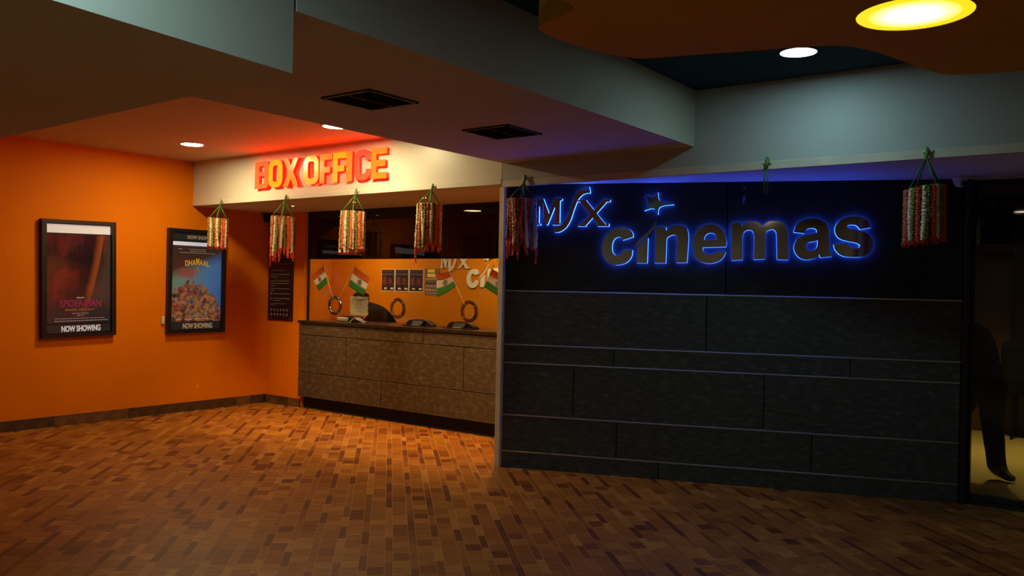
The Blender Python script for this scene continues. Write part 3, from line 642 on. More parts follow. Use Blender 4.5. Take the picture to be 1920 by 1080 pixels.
pw, ph = 0.776, 1.227
t, f = poster_case('poster_frame', 'black framed dark red film poster hung farther from the counter', 4.045, pw, 0.919, ph, 1.2)
part('light_strip', box_me('light_strip', f+0.004, pw-f-0.004, -0.028, -0.020, ph*0.888, ph*0.962), 'strip_white', t)
a = part('print', box_me('print', f+0.003, pw-f-0.003, -0.026, -0.020, ph*0.118, ph*0.878), 'art_red', t)
part('sign_panel', box_me('sign_panel', f+0.003, pw-f-0.003, -0.026, -0.020, ph*0.036, ph*0.106), 'panel_dark', t)
part('lettering', text_me('lettering', 'NOW SHOWING', -0.0285, 0.002, 0.205, 0.615, ph*0.045, ph*0.098, 0.03), 'lit_white', t)
part('lettering', text_me('lettering', 'SPIDER-MAN', -0.0275, 0.001, 0.19, 0.62, ph*0.258, ph*0.318, 0.01), 'print_magenta', a)
part('lettering', text_me('lettering', 'BRAND NEW DAY', -0.0275, 0.001, 0.245, 0.555, ph*0.224, ph*0.242), 'print_gold', a)
part('lettering', text_me('lettering', 'EXCLUSIVELY IN CINEMAS', -0.0275, 0.001, 0.315, 0.49, ph*0.196, ph*0.207), 'print_grey', a)
part('lettering', text_me('lettering', 'JULY 31', -0.0275, 0.001, 0.365, 0.44, ph*0.173, ph*0.190, 0.01), 'print_grey', a)
part('lettering', boxes_me('lettering', [(0.362, 0.395, -0.0275, -0.0265, ph*0.330, ph*0.341), (0.398, 0.438, -0.0275, -0.0265, ph*0.331, ph*0.340)]), 'print_grey', a)
lines('fine_print_line', [(0.14, 0.66, ph*0.156, 0.006), (0.13, 0.70, ph*0.135, 0.008)], -0.0275, 'print_grey', a)
part('cover_glass', box_me('cover_glass', f, pw-f, -0.040, -0.038, f*0.7, ph-f*0.8), 'glass', t)

t, f = poster_case('poster_frame', 'black framed blue and orange film poster hung nearer the counter', 5.425, pw-0.014, 0.925, ph-0.004, 0.0)
pw2 = pw - 0.014; ph2 = ph - 0.004
part('sign_panel', box_me('sign_panel', f+0.003, pw2-f-0.003, -0.026, -0.020, ph2*0.890, ph2*0.965), 'panel_dark', t)
part('lettering', text_me('lettering', 'NOW SHOWING', -0.0285, 0.002, 0.25, 0.61, ph2*0.906, ph2*0.942, 0.01), 'lit_beige', t)
part('light_strip', box_me('light_strip', f+0.003, pw2-f-0.003, -0.028, -0.020, ph2*0.842, ph2*0.878), 'strip_cool', t)
a = part('print', box_me('print', f+0.003, pw2-f-0.003, -0.026, -0.020, ph2*0.112, ph2*0.838), 'art_blue', t)
for i, ch in enumerate('DHAMAAL'):
    dz = -abs(i-3)*0.006
    part('lettering', text_me('lettering', ch, -0.0275, 0.001, 0.225 + i*0.047, 0.268 + i*0.047, ph2*0.660 + dz, ph2*0.725 + dz - (0.0 if i == 3 else 0.012), 0.03), 'print_yellow', a)
part('lettering', text_me('lettering', '4', -0.0275, 0.001, 0.36, 0.41, ph2*0.590, ph2*0.650, 0.02), 'print_gold', a)
lines('fine_print_line', [(0.13, 0.18, ph2*0.805, 0.007), (0.27, 0.50, ph2*0.806, 0.005), (0.29, 0.50, ph2*0.790, 0.006), (0.15, 0.62, ph2*0.772, 0.006), (0.30, 0.45, ph2*0.165, 0.006), (0.12, 0.20, ph2*0.130, 0.012), (0.23, 0.33, ph2*0.128, 0.012), (0.36, 0.58, ph2*0.130, 0.010)], -0.0275, 'print_grey', a)
part('sign_panel', box_me('sign_panel', f+0.003, pw2-f-0.003, -0.026, -0.020, ph2*0.034, ph2*0.104), 'panel_dark', t)
part('lettering', text_me('lettering', 'NOW SHOWING', -0.0285, 0.002, 0.21, 0.60, ph2*0.043, ph2*0.096, 0.03), 'lit_beige', t)
part('cover_glass', box_me('cover_glass', f, pw2-f, -0.040, -0.038, f*0.7, ph2-f*0.8), 'glass', t)
t = thing('power_plug', 'small white plug box on the wall at the left of the blue poster', 'plug', (XL, 5.372, 1.04), math.pi/2)
part('body', box_me('body', 0, 0.035, -0.03, 0, 0, 0.085, 0.006), 'white', t)
part('pin_cover', box_me('pin_cover', 0.008, 0.027, -0.036, -0.03, 0.03, 0.055, 0.003), 'white', t)

# ---- notice board on the short wall
M['purple_board'] = mat('purple_board', (0.018, 0.007, 0.016), 0.35, c2=(0.012, 0.005, 0.012), scale=3)
t = thing('notice_board', 'tall dark purple notice with rows of pale text and round icons', 'notice', (-9.03, 6.848, 1.065))
nw, nh = 0.485, 1.245
part('board', box_me('board', 0, nw, -0.018, 0, 0, nh, 0.003), 'purple_board', t)
rowsn = []
for z, x1 in ((0.66, .38), (0.625, .12), (0.585, .42), (0.55, .10), (0.51, .33), (0.465, .42), (0.437, .2), (0.39, .42), (0.362, .42), (0.333, .14)):
    rowsn.append((0.05, x1, z*1.11 + 0.06, 0.010))
for z in (1.0, 0.96, 0.92, 0.86, 0.82): rowsn.append((0.05, 0.42, z, 0.010))
rowsn += [(0.05, .42, 0.395, 0.010), (0.05, 0.13, 0.37, 0.010), (0.10, 0.43, 0.33, 0.012), (0.10, .43, 0.27, 0.012), (0.10, .26, 0.245, 0.010), (0.05, .36, 0.205, 0.010), (0.05, .16, 0.186, 0.008)]
lines('text_line', rowsn, -0.0192, 'print_dim', t)
ic = lathe_me('icon', [(0.018, 0), (0.018, 0.001)], 16); ic.materials.append(M['print_dim'])
for z in (0.070, 0.128):
    for k in range(6): o = part('icon', ic, None, t, (0.075 + k*0.062, -0.0182, z)); o.rotation_euler = (math.pi/2, 0, 0)
for z in (0.334, 0.272): o = part('icon', ic, None, t, (0.065, -0.0182, z)); o.rotation_euler = (math.pi/2, 0, 0)
part('corner_ornament', shape_me('corner_ornament', [[[(0.02, 0.02), (0.10, 0.02), (0.026, 0.026), (0.02, 0.10)]]], -0.0192, 0.001), 'print_dim', t)
part('corner_ornament', shape_me('corner_ornament', [[[(nw-0.10, 0.02), (nw-0.02, 0.02), (nw-0.02, 0.10), (nw-0.026, 0.026)]]], -0.0192, 0.001), 'print_dim', t)
# ---- small speaker above it
t = thing('wall_speaker', 'small black speaker box high above the notice', 'speaker', (-8.96, 6.85, 2.33))
part('cabinet', box_me('cabinet', -0.055, 0.055, -0.13, -0.02, -0.02, 0.085, 0.012), 'black', t)
part('bracket', box_me('bracket', -0.012, 0.012, -0.03, 0, 0.0, 0.05, 0.003), 'steel', t)
o = part('grille', lathe_me('grille', [(0.038, 0), (0.038, 0.004), (0.03, 0.006)], 20), 'black_matte', t, (0, -0.13, 0.03)); o.rotation_euler = (math.pi/2, 0, 0)

# ================================================================ GARLANDS
def fuzzy_tube(name, length, seed, rad, taper=0.0, n=46, k=7):
    r_ = random.Random(seed); bm = bmesh.new(); rings = []
    for i in range(n):
        u = i/(n-1); cx = 0.004*math.sin(u*3 + seed); cy = 0.003*math.cos(u*4 + seed); tw = u*9
        rings.append([])
        for j in range(k):
            rr = rad*r_.uniform(0.66, 1.22)*(1 - taper*u); a = 2*math.pi*j/k + tw
            rings[-1].append(bm.verts.new((cx + rr*math.cos(a), cy + rr*math.sin(a), -length*u + r_.uniform(-0.002, 0.002))))
    for a, c in zip(rings, rings[1:]):
        for j in range(k): bm.faces.new((a[j], a[(j+1) % k], c[(j+1) % k], c[j]))
    bm.faces.new(rings[0]); bm.faces.new(rings[-1])
    bmesh.ops.recalc_face_normals(bm, faces=bm.faces[:])
    return finish(bm, name)
def strand_me(length, seed, rad=0.0145): return fuzzy_tube('strand', length, seed, rad)
STR = {(L_, c): strand_me(L_, i*3 + j) for i, L_ in enumerate((0.33, 0.37, 0.41)) for j, c in enumerate(('g_orange', 'g_white', 'g_green', 'g_red'))}
for (L_, c), me in STR.items(): me.materials.append(M[c])
TAS = {}
for i, L_ in enumerate((0.03, 0.07, 0.14)):
    TAS[i] = fuzzy_tube('tassel', L_, 50 + i, 0.0155, 0.5, 12 + 4*i); TAS[i].materials.append(M['g_red'])
def garland(x, zh, zr, label, seed, rad=0.118, tilt=(0, 0), lens=(0, 1), long_tassel=(), pattern=None, dark=False, tas=0):
    r_ = random.Random(seed)
    x *= 0.994; zh = 1.55 + (zh - 1.55)*0.994; zr = 1.55 + (zr - 1.55)*0.994
    t = thing('hanging_garland', label, 'garland', (x, 5.705, zh), 0, 'tinsel garlands hung along the fascia')
    part('hook_tape', box_me('hook_tape', -0.03, 0.03, 0.030, 0.034, -0.012, 0.004), 'paper', t)
    part('hook_knot', tube_me('hook_knot', [(0, 0.028, 0.02), (0.004, 0.022, -0.01), (-0.003, 0.015, -0.04), (0.002, 0.012, -0.06)], [0.007, 0.012, 0.011, 0.009], 8), 'leafgreen', t)
    dz = zr - zh
    ring = []
    for k in range(24):
        a = 2*math.pi*k/24; ring.append((rad*math.cos(a), rad*math.sin(a) - 0.01, dz + rad*(tilt[0]*math.cos(a) + tilt[1]*math.sin(a))))
    part('ring', tube_me('ring', ring + [ring[0]], 0.006, 6), 'leafgreen', t)
    for k in range(4):
        p = ring[3 + k*6]
        mid = (p[0]*0.42, p[1]*0.42 + 0.006, -0.06 + (p[2] + 0.06)*0.42 + 0.006)
        part('cord', tube_me('cord', [(0, 0.012, -0.05), mid, p], 0.0062, 6), 'leafgreen' if not dark else 'dkgreen', t)
    n = 25
    for k in range(n):
        a = 2*math.pi*(k + 0.3)/n
        c = (pattern or ['g_orange', 'g_white', 'g_green'])[k % len(pattern or [1, 2, 3])]
        li = r_.choice(lens); L_ = (0.33, 0.37, 0.41)[li]
        o = part('strand', STR[(L_, c)], None, t, (rad*math.cos(a), rad*math.sin(a) - 0.01, dz + rad*(tilt[0]*math.cos(a) + tilt[1]*math.sin(a)) + 0.004))
        o.rotation_euler = (r_.uniform(-0.035, 0.035), r_.uniform(-0.035, 0.035), r_.uniform(0, 6))
        if tas >= 0: part('tassel', TAS[2 if k in long_tassel else (tas if r_.random() < 0.75 else 0)], None, o, (0.002, 0.001, -L_ + 0.01))
    return t
garland(-8.51, 2.461, 2.262, 'tinsel garland hanging in front of the blue poster', 1, 0.097, (-0.10, 0), (0,))
garland(-7.353, 2.461, 2.242, 'ragged tinsel garland with a long red tail in front of the notice', 2, 0.108, (-0.14, 0.05), (0, 1, 2), (13, 15), tas=1)
garland(-6.266, 2.468, 2.258, 'full tinsel garland under the middle of the box office letters', 3, 0.106, (-0.03, 0), (1, 2), tas=0)
garland(-5.253, 2.460, 2.285, 'frayed tinsel garland hanging left of the grey post', 4, 0.104, (0, -0.03), (1, 2), (16,), tas=0)
garland(-4.204, 2.476, 2.285, 'tinsel garland coloured for dim light over the left end of the blue sign', 5, 0.110, (0, 0), (0, 1, 2), (2, 9, 14), ['g_green', 'g_red', 'g_white', 'g_red'], True, 1)  # red strands replace orange ones, dim light put into the colour
garland(-1.108, 2.458, 2.215, 'tinsel garland hanging at the right end of the slate wall', 6, 0.106, (0.16, 0), (0,), (), ['g_red', 'g_white', 'g_green'], True, 0)  # orange strands swapped for red here too, standing in for weaker light
t = thing('loose_cord', 'bare green tinsel cord hanging above the blue letters without strands', 'cord', (-2.112, 5.705, 2.453))
part('hook_tape', box_me('hook_tape', -0.03, 0.03, 0.030, 0.034, -0.012, 0.004), 'paper', t)
part('hook_knot', tube_me('hook_knot', [(0, 0.028, 0.03), (0.006, 0.018, 0.0), (-0.004, 0.012, -0.05)], [0.010, 0.016, 0.011], 8), 'leafgreen', t)
for s_ in (-1, 1): part('cord', tube_me('cord', [(0, 0.012, -0.04), (s_*0.012, 0.012, -0.12), (s_*0.010, 0.012, -0.22)], 0.005, 6), 'dkgreen', t)

# ================================================================ FLAGS, PAPER, THINGS IN THE BOOTH
def flag(label, base, tip, ht, hb, ft, fb, seed):
    Yf_ = 6.868
    t = thing('paper_flag', label, 'flag', (base[0], Yf_, base[1]), 0, 'small tricolour flags at the ticket window')
    def L(p, y=0): return Vector((p[0] - base[0], y, p[1] - base[1]))
    part('pole', tube_me('pole', [L(base), L(tip)], 0.0042, 8), 'stick', t)
    nU, nV = 14, 4
    def P(u, v, y=0.0):   # u along fly, v down the hoist
        a = L(ht).lerp(L(hb), v); b_ = L(ft).lerp(L(fb), v); q = a.lerp(b_, u)
        q.y = -0.004 - 0.012*math.sin(u*5.0 + seed) * u + y
        q.z -= 0.010*math.sin(u*math.pi)
        return q
    for nm, m_, v0, v1 in (('saffron_band', 'saffron', 0, 1/3), ('white_band', 'flagwhite', 1/3, 2/3), ('green_band', 'flaggreen', 2/3, 1)):
        bm = bmesh.new(); g = {}
        for i in range(nU+1):
            for j in range(nV+1):
                for s_ in (0, 1): g[i, j, s_] = bm.verts.new(P(i/nU, v0 + (v1-v0)*j/nV, s_*0.001))
        for i in range(nU):
            for j in range(nV):
                for s_ in (0, 1): bm.faces.new((g[i, j, s_], g[i+1, j, s_], g[i+1, j+1, s_], g[i, j+1, s_]))
        for i in range(nU):
            for j in (0, nV): bm.faces.new((g[i, j, 0], g[i+1, j, 0], g[i+1, j, 1], g[i, j, 1]))
        for j in range(nV):
            for i in (0, nU): bm.faces.new((g[i, j, 0], g[i, j+1, 0], g[i, j+1, 1], g[i, j, 1]))
        bmesh.ops.recalc_face_normals(bm, faces=bm.faces[:])
        o = part(nm, finish(bm, nm, True), m_, t)
        if nm == 'white_band':
            hl = (L(hb) - L(ht)).length; fl = (L(ft) - L(ht)).length; r0 = hl*0.135
            bm = bmesh.new()
            def W(dx, dz, y=-0.0016): return P(0.5 + dx/fl, 0.5 + dz/hl, y)
            N = 32; ra = [bm.verts.new(W(r0*math.cos(2*math.pi*k/N), r0*math.sin(2*math.pi*k/N))) for k in range(N)]
            rb = [bm.verts.new(W(r0*0.82*math.cos(2*math.pi*k/N), r0*0.82*math.sin(2*math.pi*k/N))) for k in range(N)]
            for k in range(N): bm.faces.new((ra[k], ra[(k+1) % N], rb[(k+1) % N], rb[k]))
            for k in range(24):
                a0 = 2*math.pi*k/24
                bm.faces.new([bm.verts.new(W(r0*q*math.cos(a0 + d), r0*q*math.sin(a0 + d))) for q, d in ((0.12, -0.12), (0.84, -0.05), (0.84, 0.05), (0.12, 0.12))])
            bm.faces.new([bm.verts.new(W(r0*0.2*math.cos(2*math.pi*k/10), r0*0.2*math.sin(2*math.pi*k/10))) for k in range(10)])
            part('wheel_emblem', finish(bm, 'wheel_emblem'), 'wheel', o)
flag('small tricolour flag leaning left, closest to the notice wall', (-7.83, 1.36), (-8.03, 1.79), (-8.015, 1.760), (-7.925, 1.556), (-8.245, 1.640), (-8.105, 1.455), 0.4)
flag('small tricolour flag leaning right over the taped paper', (-7.73, 1.35), (-7.455, 1.765), (-7.456, 1.750), (-7.560, 1.525), (-7.190, 1.620), (-7.292, 1.405), 1.7)
flag('small tricolour flag leaning left beside the food menu', (-5.765, 1.355), (-6.035, 1.775), (-5.985, 1.700), (-5.885, 1.545), (-6.155, 1.690), (-6.150, 1.425), 2.6)
flag('small tricolour flag leaning right, partly behind the grey post', (-5.60, 1.35), (-5.385, 1.775), (-5.405, 1.735), (-5.505, 1.545), (-5.150, 1.640), (-5.235, 1.430), 3.4)

t = thing('paper_notice', 'crinkled cream paper taped to the ticket window', 'notice', (-7.42, 6.914, 1.18))
bm = bmesh.new(); N = 12
gv = [[bm.verts.new((-0.155 + 0.305*i/N + 0.006*math.sin(j*1.7)*(i in (0, N)), -0.003 - 0.003*math.sin(i*0.9)*math.sin(j*0.7 + 0.5) - (0.02 if (j == 0 and i >= N-1) else 0), 0.22*j/N + 0.004*math.sin(i*1.3)*(j in (0, N)))) for j in range(N+1)] for i in range(N+1)]
for i in range(N):
    for j in range(N): bm.faces.new((gv[i][j], gv[i+1][j], gv[i+1][j+1], gv[i][j+1]))
bmesh.ops.solidify(bm, geom=bm.faces[:], thickness=0.0006)
a = part('sheet', finish(bm, 'sheet'), 'paper', t)
lines('text_line', [(-0.10, 0.13, 0.178, 0.008), (-0.04, 0.06, 0.163, 0.007), (-0.04, 0.05, 0.14, 0.005), (-0.06, 0.07, 0.12, 0.005), (-0.07, 0.08, 0.09, 0.004), (-0.03, 0.03, 0.07, 0.004), (-0.03, 0.06, 0.04, 0.004)], -0.0105, 'ink', a)

# posters pinned on the booth wall
M['menu_black'] = mat('menu_black', (0.012, 0.008, 0.008), 0.5)
M['menu_red'] = mat('menu_red', (0.22, 0.045, 0.03), 0.5, c2=(0.10, 0.02, 0.015), scale=30)
M['menu_tan'] = mat('menu_tan', (0.22, 0.14, 0.06), 0.5, c2=(0.16, 0.10, 0.05), scale=30)
for i in range(3):
    x0 = -8.368 + i*0.262
    t = thing('combo_poster', ['dark snack poster, leftmost of the three on the booth wall', 'dark snack poster, middle of the three on the booth wall', 'dark snack poster beside the yellow food menu'][i], 'poster', (x0, 8.20, 1.455), 0, 'snack posters inside the booth')
    part('sheet', box_me('sheet', 0, 0.25, -0.004, 0, 0, 0.30), 'cream', t)
    pr = part('print', box_me('print', 0.006, 0.240, -0.006, -0.004, 0.012, 0.294), 'menu_black', t)
    part('picture', shape_me('picture', [[rrect(0.025, 0.095, 0.11, 0.20, 0.02)], [rrect(0.135, 0.205, 0.11, 0.185, 0.02)], [rrect(0.02, 0.11, 0.095, 0.12, 0.01)], [rrect(0.12, 0.215, 0.10, 0.12, 0.008)]], -0.0085, 0.002), 'menu_red', pr)
    lines('text_line', [(0.02, 0.11, 0.225, 0.014), (0.125, 0.225, 0.225, 0.014), (0.03, 0.10, 0.08, 0.005), (0.15, 0.21, 0.08, 0.005), (0.02, 0.2, 0.265, 0.006)], -0.0070, 'print_dim', pr)
    part('price_tag', boxes_me('price_tag', [(0.055, 0.105, -0.008, -0.006, 0.03, 0.052), (0.175, 0.228, -0.008, -0.006, 0.03, 0.052)]), 'cream', pr)
t = thing('food_menu', 'yellow brown food menu sheet with two rows of round pictures', 'menu', (-7.53, 8.165, 1.42))
part('sheet', box_me('sheet', 0, 0.245, -0.004, 0, 0, 0.345), 'menu_tan', t)
part('heading', boxes_me('heading', [(0.045, 0.165, -0.006, -0.004, 0.295, 0.335), (0.04, 0.18, -0.006, -0.004, 0.235, 0.280)]), 'print_yellow', t)
dsh = lathe_me('dish_picture', [(0.022, 0), (0.022, 0.002)], 14); dsh.materials.append(M['print_gold'])
dsr = lathe_me('dish_picture', [(0.022, 0), (0.022, 0.002)], 14); dsr.materials.append(M['menu_red'])
for j, z in enumerate((0.165, 0.060)):
    for k in range(4): o = part('dish_picture', (dsr, dsh)[j], None, t, (0.035 + 0.058*k, -0.004, z)); o.rotation_euler = (math.pi/2, 0, 0)
lines('text_line', [(0.02, 0.2, 0.205, 0.012), (0.02, 0.23, 0.115, 0.008), (0.02, 0.23, 0.022, 0.008)], -0.0055, 'print_grey', t)
bl_ = thing('booth_logo', 'cream cut-out cinema lettering on the wall inside the booth', 'sign', (0, 8.165, 0))
logo(bl_, 'cream', None, 0.757, -6.817 - 0.833*0.757, 1.763 - 2.06*0.757, 0.012, 0, -0.020)

# monitors behind the tinted glass
M['screen'] = mat('dark_screen', (0.006, 0.007, 0.008), 0.6, spec=0.2)
for i, (x, z0) in enumerate(((-7.93, 1.87), (-6.76, 1.86), (-5.84, 1.86))):
    t = thing('hanging_monitor', ['dark monitor behind the tinted glass over the first ring', 'dark monitor behind the tinted glass over the middle ring', 'dark monitor behind the tinted glass near the grey post'][i], 'monitor', (x, 7.22, z0), 0.05, 'monitors behind the tinted glass')
    part('bezel', box_me('bezel', -0.26, 0.26, -0.02, 0.02, 0, 0.27, 0.004), 'black', t)
    part('screen', box_me('screen', -0.245, 0.245, -0.023, -0.019, 0.015, 0.255), 'screen', t)
    part('pole', box_me('pole', -0.015, 0.015, -0.0, 0.03, 0.2, ZS - z0), 'black', t)

# devices on the counter
def terminal(x, y, label, rot):
    t = thing('card_terminal', label, 'terminal', (x, y, 1.084), rot, 'payment terminals on the counter')
    part('base', prism_me('base', [(-0.17, -0.05), (0.20, -0.05), (0.20, 0.12), (-0.17, 0.12)], 0, 0.010), 'black', t)
    part('hood', shape_me('hood', [[[(-0.17, 0.0), (-0.155, 0.035), (-0.11, 0.062), (-0.03, 0.066), (0.04, 0.055), (0.12, 0.055), (0.16, 0.035), (0.195, 0.01), (0.195, 0.0)]]], 0.02, 0.10), 'black', t, (0, 0, 0.008))
    fr = part('screen_frame', boxes_me('screen_frame', [(-0.07, 0.09, -0.008, 0.0, 0, 0.008), (-0.07, 0.09, -0.008, 0.0, 0.072, 0.08), (-0.07, -0.062, -0.008, 0.0, 0, 0.08), (0.082, 0.09, -0.008, 0.0, 0, 0.08)]), 'chrome', t, (0.02, -0.035, 0.012))
    fr.rotation_euler = (-0.75, 0, 0)
    part('screen', box_me('screen', -0.062, 0.082, -0.004, 0.0, 0.008, 0.072), 'menu_black', fr)
    part('slip', box_me('slip', -0.04, 0.08, -0.045, -0.02, 0.011, 0.013), 'paper', t)
terminal(-6.60, 7.02, 'black payment terminal with a steel framed screen under the snack posters', 0.05)
terminal(-5.98, 7.02, 'black payment terminal with a steel framed screen nearest the grey post', 0.05)
t = thing('ticket_printer', 'dark domed ticket printer with a grey front at the left end of the counter', 'printer', (-7.86, 7.04, 1.084))
part('body', shape_me('body', [[[(-0.12, 0), (-0.11, 0.03), (-0.06, 0.065), (0.06, 0.07), (0.18, 0.06), (0.2, 0)]]], 0.03, 0.16), 'black', t)
part('front', box_me('front', -0.06, 0.09, -0.03, 0.03, 0.004, 0.052, 0.012, 2), 'trim', t)
t = thing('tent_card', 'small pale folded tent card standing beside the ticket printer', 'card', (-7.53, 6.99, 1.084), 0.1)
part('card', shape_me('card', [[[(-0.10, 0), (-0.02, 0.062), (0.14, 0.0), (0.128, 0.0), (-0.02, 0.052), (-0.09, 0.0)]]], -0.04, 0.09), 'trim', t)
part('tray', box_me('tray', 0.15, 0.25, -0.04, 0.03, 0, 0.012, 0.004), 'chrome', t)
t = thing('sanitiser_bottle', 'small clear bottle standing against the grey post', 'bottle', (-5.36, 6.98, 1.084))
part('bottle', lathe_me('bottle', [(0.022, 0), (0.024, 0.01), (0.024, 0.07), (0.014, 0.09), (0.010, 0.10)], 16), 'chrome', t)
part('pump', tube_me('pump', [(0, 0, 0.10), (0, 0, 0.125), (-0.03, 0, 0.125)], 0.005, 6), 'black', t)

# ================================================================ PEOPLE
M['skin'] = mat('skin', (0.26, 0.13, 0.075), 0.5)
M['hair'] = mat('black_hair', (0.006, 0.005, 0.005), 0.85, spec=0.1, bump=0.5, bscale=120)
M['cloth_black'] = mat('black_cloth', (0.005, 0.005, 0.005), 0.9, spec=0.1)
M['cloth_dark'] = mat('charcoal_cloth', (0.014, 0.011, 0.009), 0.9)
M['shoe'] = mat('black_shoe', (0.007, 0.007, 0.007), 0.45)
def figure(name, label, J, hand_dir, face_dir, group=None, shirt='cloth_black', trousers='cloth_dark', base=(0, 0, 0), bag=1.0, bulk=1.0, sleeve='skin'):
    """J: joint positions. One continuous skinned body, coloured by region; hair and eyes are parts."""
    t = thing(name, label, 'person', base, 0, group)
    V, E_, T_ = [], [], []
    def v(p, r, r2=None): V.append((Vector(p) - Vector(base), r, r2 or r)); return len(V)-1
    def e(a, b, tg): E_.append((a, b)); T_.append(tg); return b
    J = {k: Vector(p) for k, p in J.items()}
    pel = v(J['pelvis'], 0.145, 0.115)
    waist = e(pel, v(J['pelvis'].lerp(J['chest'], 0.5), 0.135*bulk, 0.105*bulk), shirt)
    che = e(waist, v(J['chest'], 0.155*bulk, 0.115*bulk), shirt)
    unk = e(che, v(J['chest'].lerp(J['neck'], 0.65), 0.10), shirt)
    nk = e(unk, v(J['neck'], 0.055), shirt)
    fd = Vector(face_dir).normalized(); hd = (J['head'] - J['neck']).normalized()
    jaw = e(nk, v(J['neck'].lerp(J['head'], 0.55) + fd*0.022, 0.066), 'skin')
    h1 = e(jaw, v(J['head'] + fd*0.010, 0.088), 'skin')
    e(h1, v(J['head'] + hd*0.075, 0.070), 'hair')
    no = e(h1, v(J['head'] - hd*0.018 + fd*0.095, 0.020), 'skin')
    for s in ('l', 'r'):
        sh = e(che, v(J['chest'].lerp(J['sh_'+s], 0.85), 0.085), shirt)
        sh2 = e(sh, v(J['sh_'+s].lerp(J['el_'+s], 0.18), 0.062), shirt)
        el = e(sh2, v(J['el_'+s], 0.048), shirt)
        fa = e(el, v(J['el_'+s].lerp(J['wr_'+s], 0.35), 0.045), sleeve)
        wr = e(fa, v(J['wr_'+s], 0.028), sleeve)
        d = Vector(hand_dir[s]).normalized(); side = d.cross(Vector((0.2, 0.3, 1))).normalized(); nrm = side.cross(d)
        pm = e(wr, v(J['wr_'+s] + d*0.055, 0.038, 0.020), 'skin')
        for k, (off, ln) in enumerate(((-0.030, 0.066), (-0.010, 0.078), (0.011, 0.074), (0.031, 0.058))):
            a = e(pm, v(J['wr_'+s] + d*0.098 + side*off, 0.0095), 'skin')
            a2 = e(a, v(V[a][0] + Vector(base) + d*ln*0.55 - nrm*0.012, 0.0088), 'skin')
            e(a2, v(V[a2][0] + Vector(base) + d*ln*0.40 - nrm*0.024, 0.0075), 'skin')
        a = e(pm, v(J['wr_'+s] + d*0.045 - side*0.050, 0.011), 'skin')
        e(a, v(J['wr_'+s] + d*0.085 - side*0.068 - nrm*0.010, 0.009), 'skin')
        hp = e(pel, v(J['hip_'+s], 0.105*(0.4 + 0.6*bag)), trousers)
        th = e(hp, v(J['hip_'+s].lerp(J['kn_'+s], 0.45), 0.085*bag), trousers)
        kn = e(th, v(J['kn_'+s], 0.064*bag), trousers)
        cf = e(kn, v(J['kn_'+s].lerp(J['an_'+s], 0.35), 0.063*bag), trousers)
        an = e(cf, v(J['an_'+s], 0.046*bag), trousers)
        fdir = Vector(J['toe_'+s] - J['an_'+s]); 
        e(an, v(J['an_'+s] - Vector((fdir.x, fdir.y, 0))*0.25 + Vector((0, 0, -0.035)), 0.040, 0.036), 'shoe')
        bl = e(an, v(J['an_'+s].lerp(J['toe_'+s], 0.6) + Vector((0, 0, -0.012)), 0.044, 0.036), 'shoe')
        e(bl, v(J['toe_'+s], 0.036, 0.028), 'shoe')
    me = bpy.data.meshes.new('body'); me.from_pydata([p for p, _, _ in V], E_, [])
    ob = bpy.data.objects.new('tmp_body', me); col.objects.link(ob)
    sk = ob.modifiers.new('skin', 'SKIN'); sk.use_smooth_shade = True
    for d_, (p, r1, r2) in zip(me.skin_vertices[0].data, V): d_.radius = (r1, r2); d_.use_root = False
    me.skin_vertices[0].data[pel].use_root = True
    ss = ob.modifiers.new('sub', 'SUBSURF'); ss.levels = 2; ss.render_levels = 2
    bpy.context.view_layer.update()
    dg = bpy.context.evaluated_depsgraph_get()
    bm_ = bpy.data.meshes.new_from_object(ob.evaluated_get(dg)); bpy.data.objects.remove(ob)
    names = ['skin', shirt, trousers, 'shoe', 'hair']
    bm_.materials.clear()
    for n_ in names: bm_.materials.append(M[n_])
    segs = [(V[a][0], V[b][0], tg) for (a, b), tg in zip(E_, T_)]
    for p in bm_.polygons:
        c = p.center; best = None
        for a, b, tg in segs:
            ab = b - a; u = max(0, min(1, (c - a).dot(ab)/max(ab.length_squared, 1e-9))); dd = (a + ab*u - c).length_squared
            if best is None or dd < best[0]: best = (dd, tg)
        p.material_index = names.index(best[1]) if best[1] != 'hair' else 0; p.use_smooth = True
    body = part('body', bm_, None, t)
    # hair cap, eyes, ears
    hc = J['head'] - Vector(base)
    bm2 = bmesh.new(); bmesh.ops.create_uvsphere(bm2, u_segments=20, v_segments=14, radius=1.0)
    side = fd.cross(hd).normalized()
    for q in bm2.verts:
        x, y_, z = q.co
        r = 0.108
        p = hc + hd*0.028 - fd*0.012 + side*x*r*0.92 + fd*y_*r*1.02 + hd*z*r*1.0
        if y_ > 0.45 and z < 0.35: p -= fd*0.06
        if z < -0.35: p = hc + hd*0.0 - fd*0.02 + (p - hc)*0.72
        q.co = p
    part('hair', finish(bm2, 'hair', True), 'hair', body)
    for s_ in (-1, 1):
        bm2 = bmesh.new(); bmesh.ops.create_uvsphere(bm2, u_segments=10, v_segments=8, radius=0.013)
        part('eye', finish(bm2, 'eye', True), 'flagwhite', body, hc + fd*0.083 + side*s_*0.034 + hd*0.008)
        bm2 = bmesh.new(); bmesh.ops.create_uvsphere(bm2, u_segments=10, v_segments=8, radius=0.024)
        o = part('ear', finish(bm2, 'ear', True), 'skin', body, hc + side*s_*0.092 - hd*0.01); o.scale = (0.6, 0.8, 1.2)
    return t

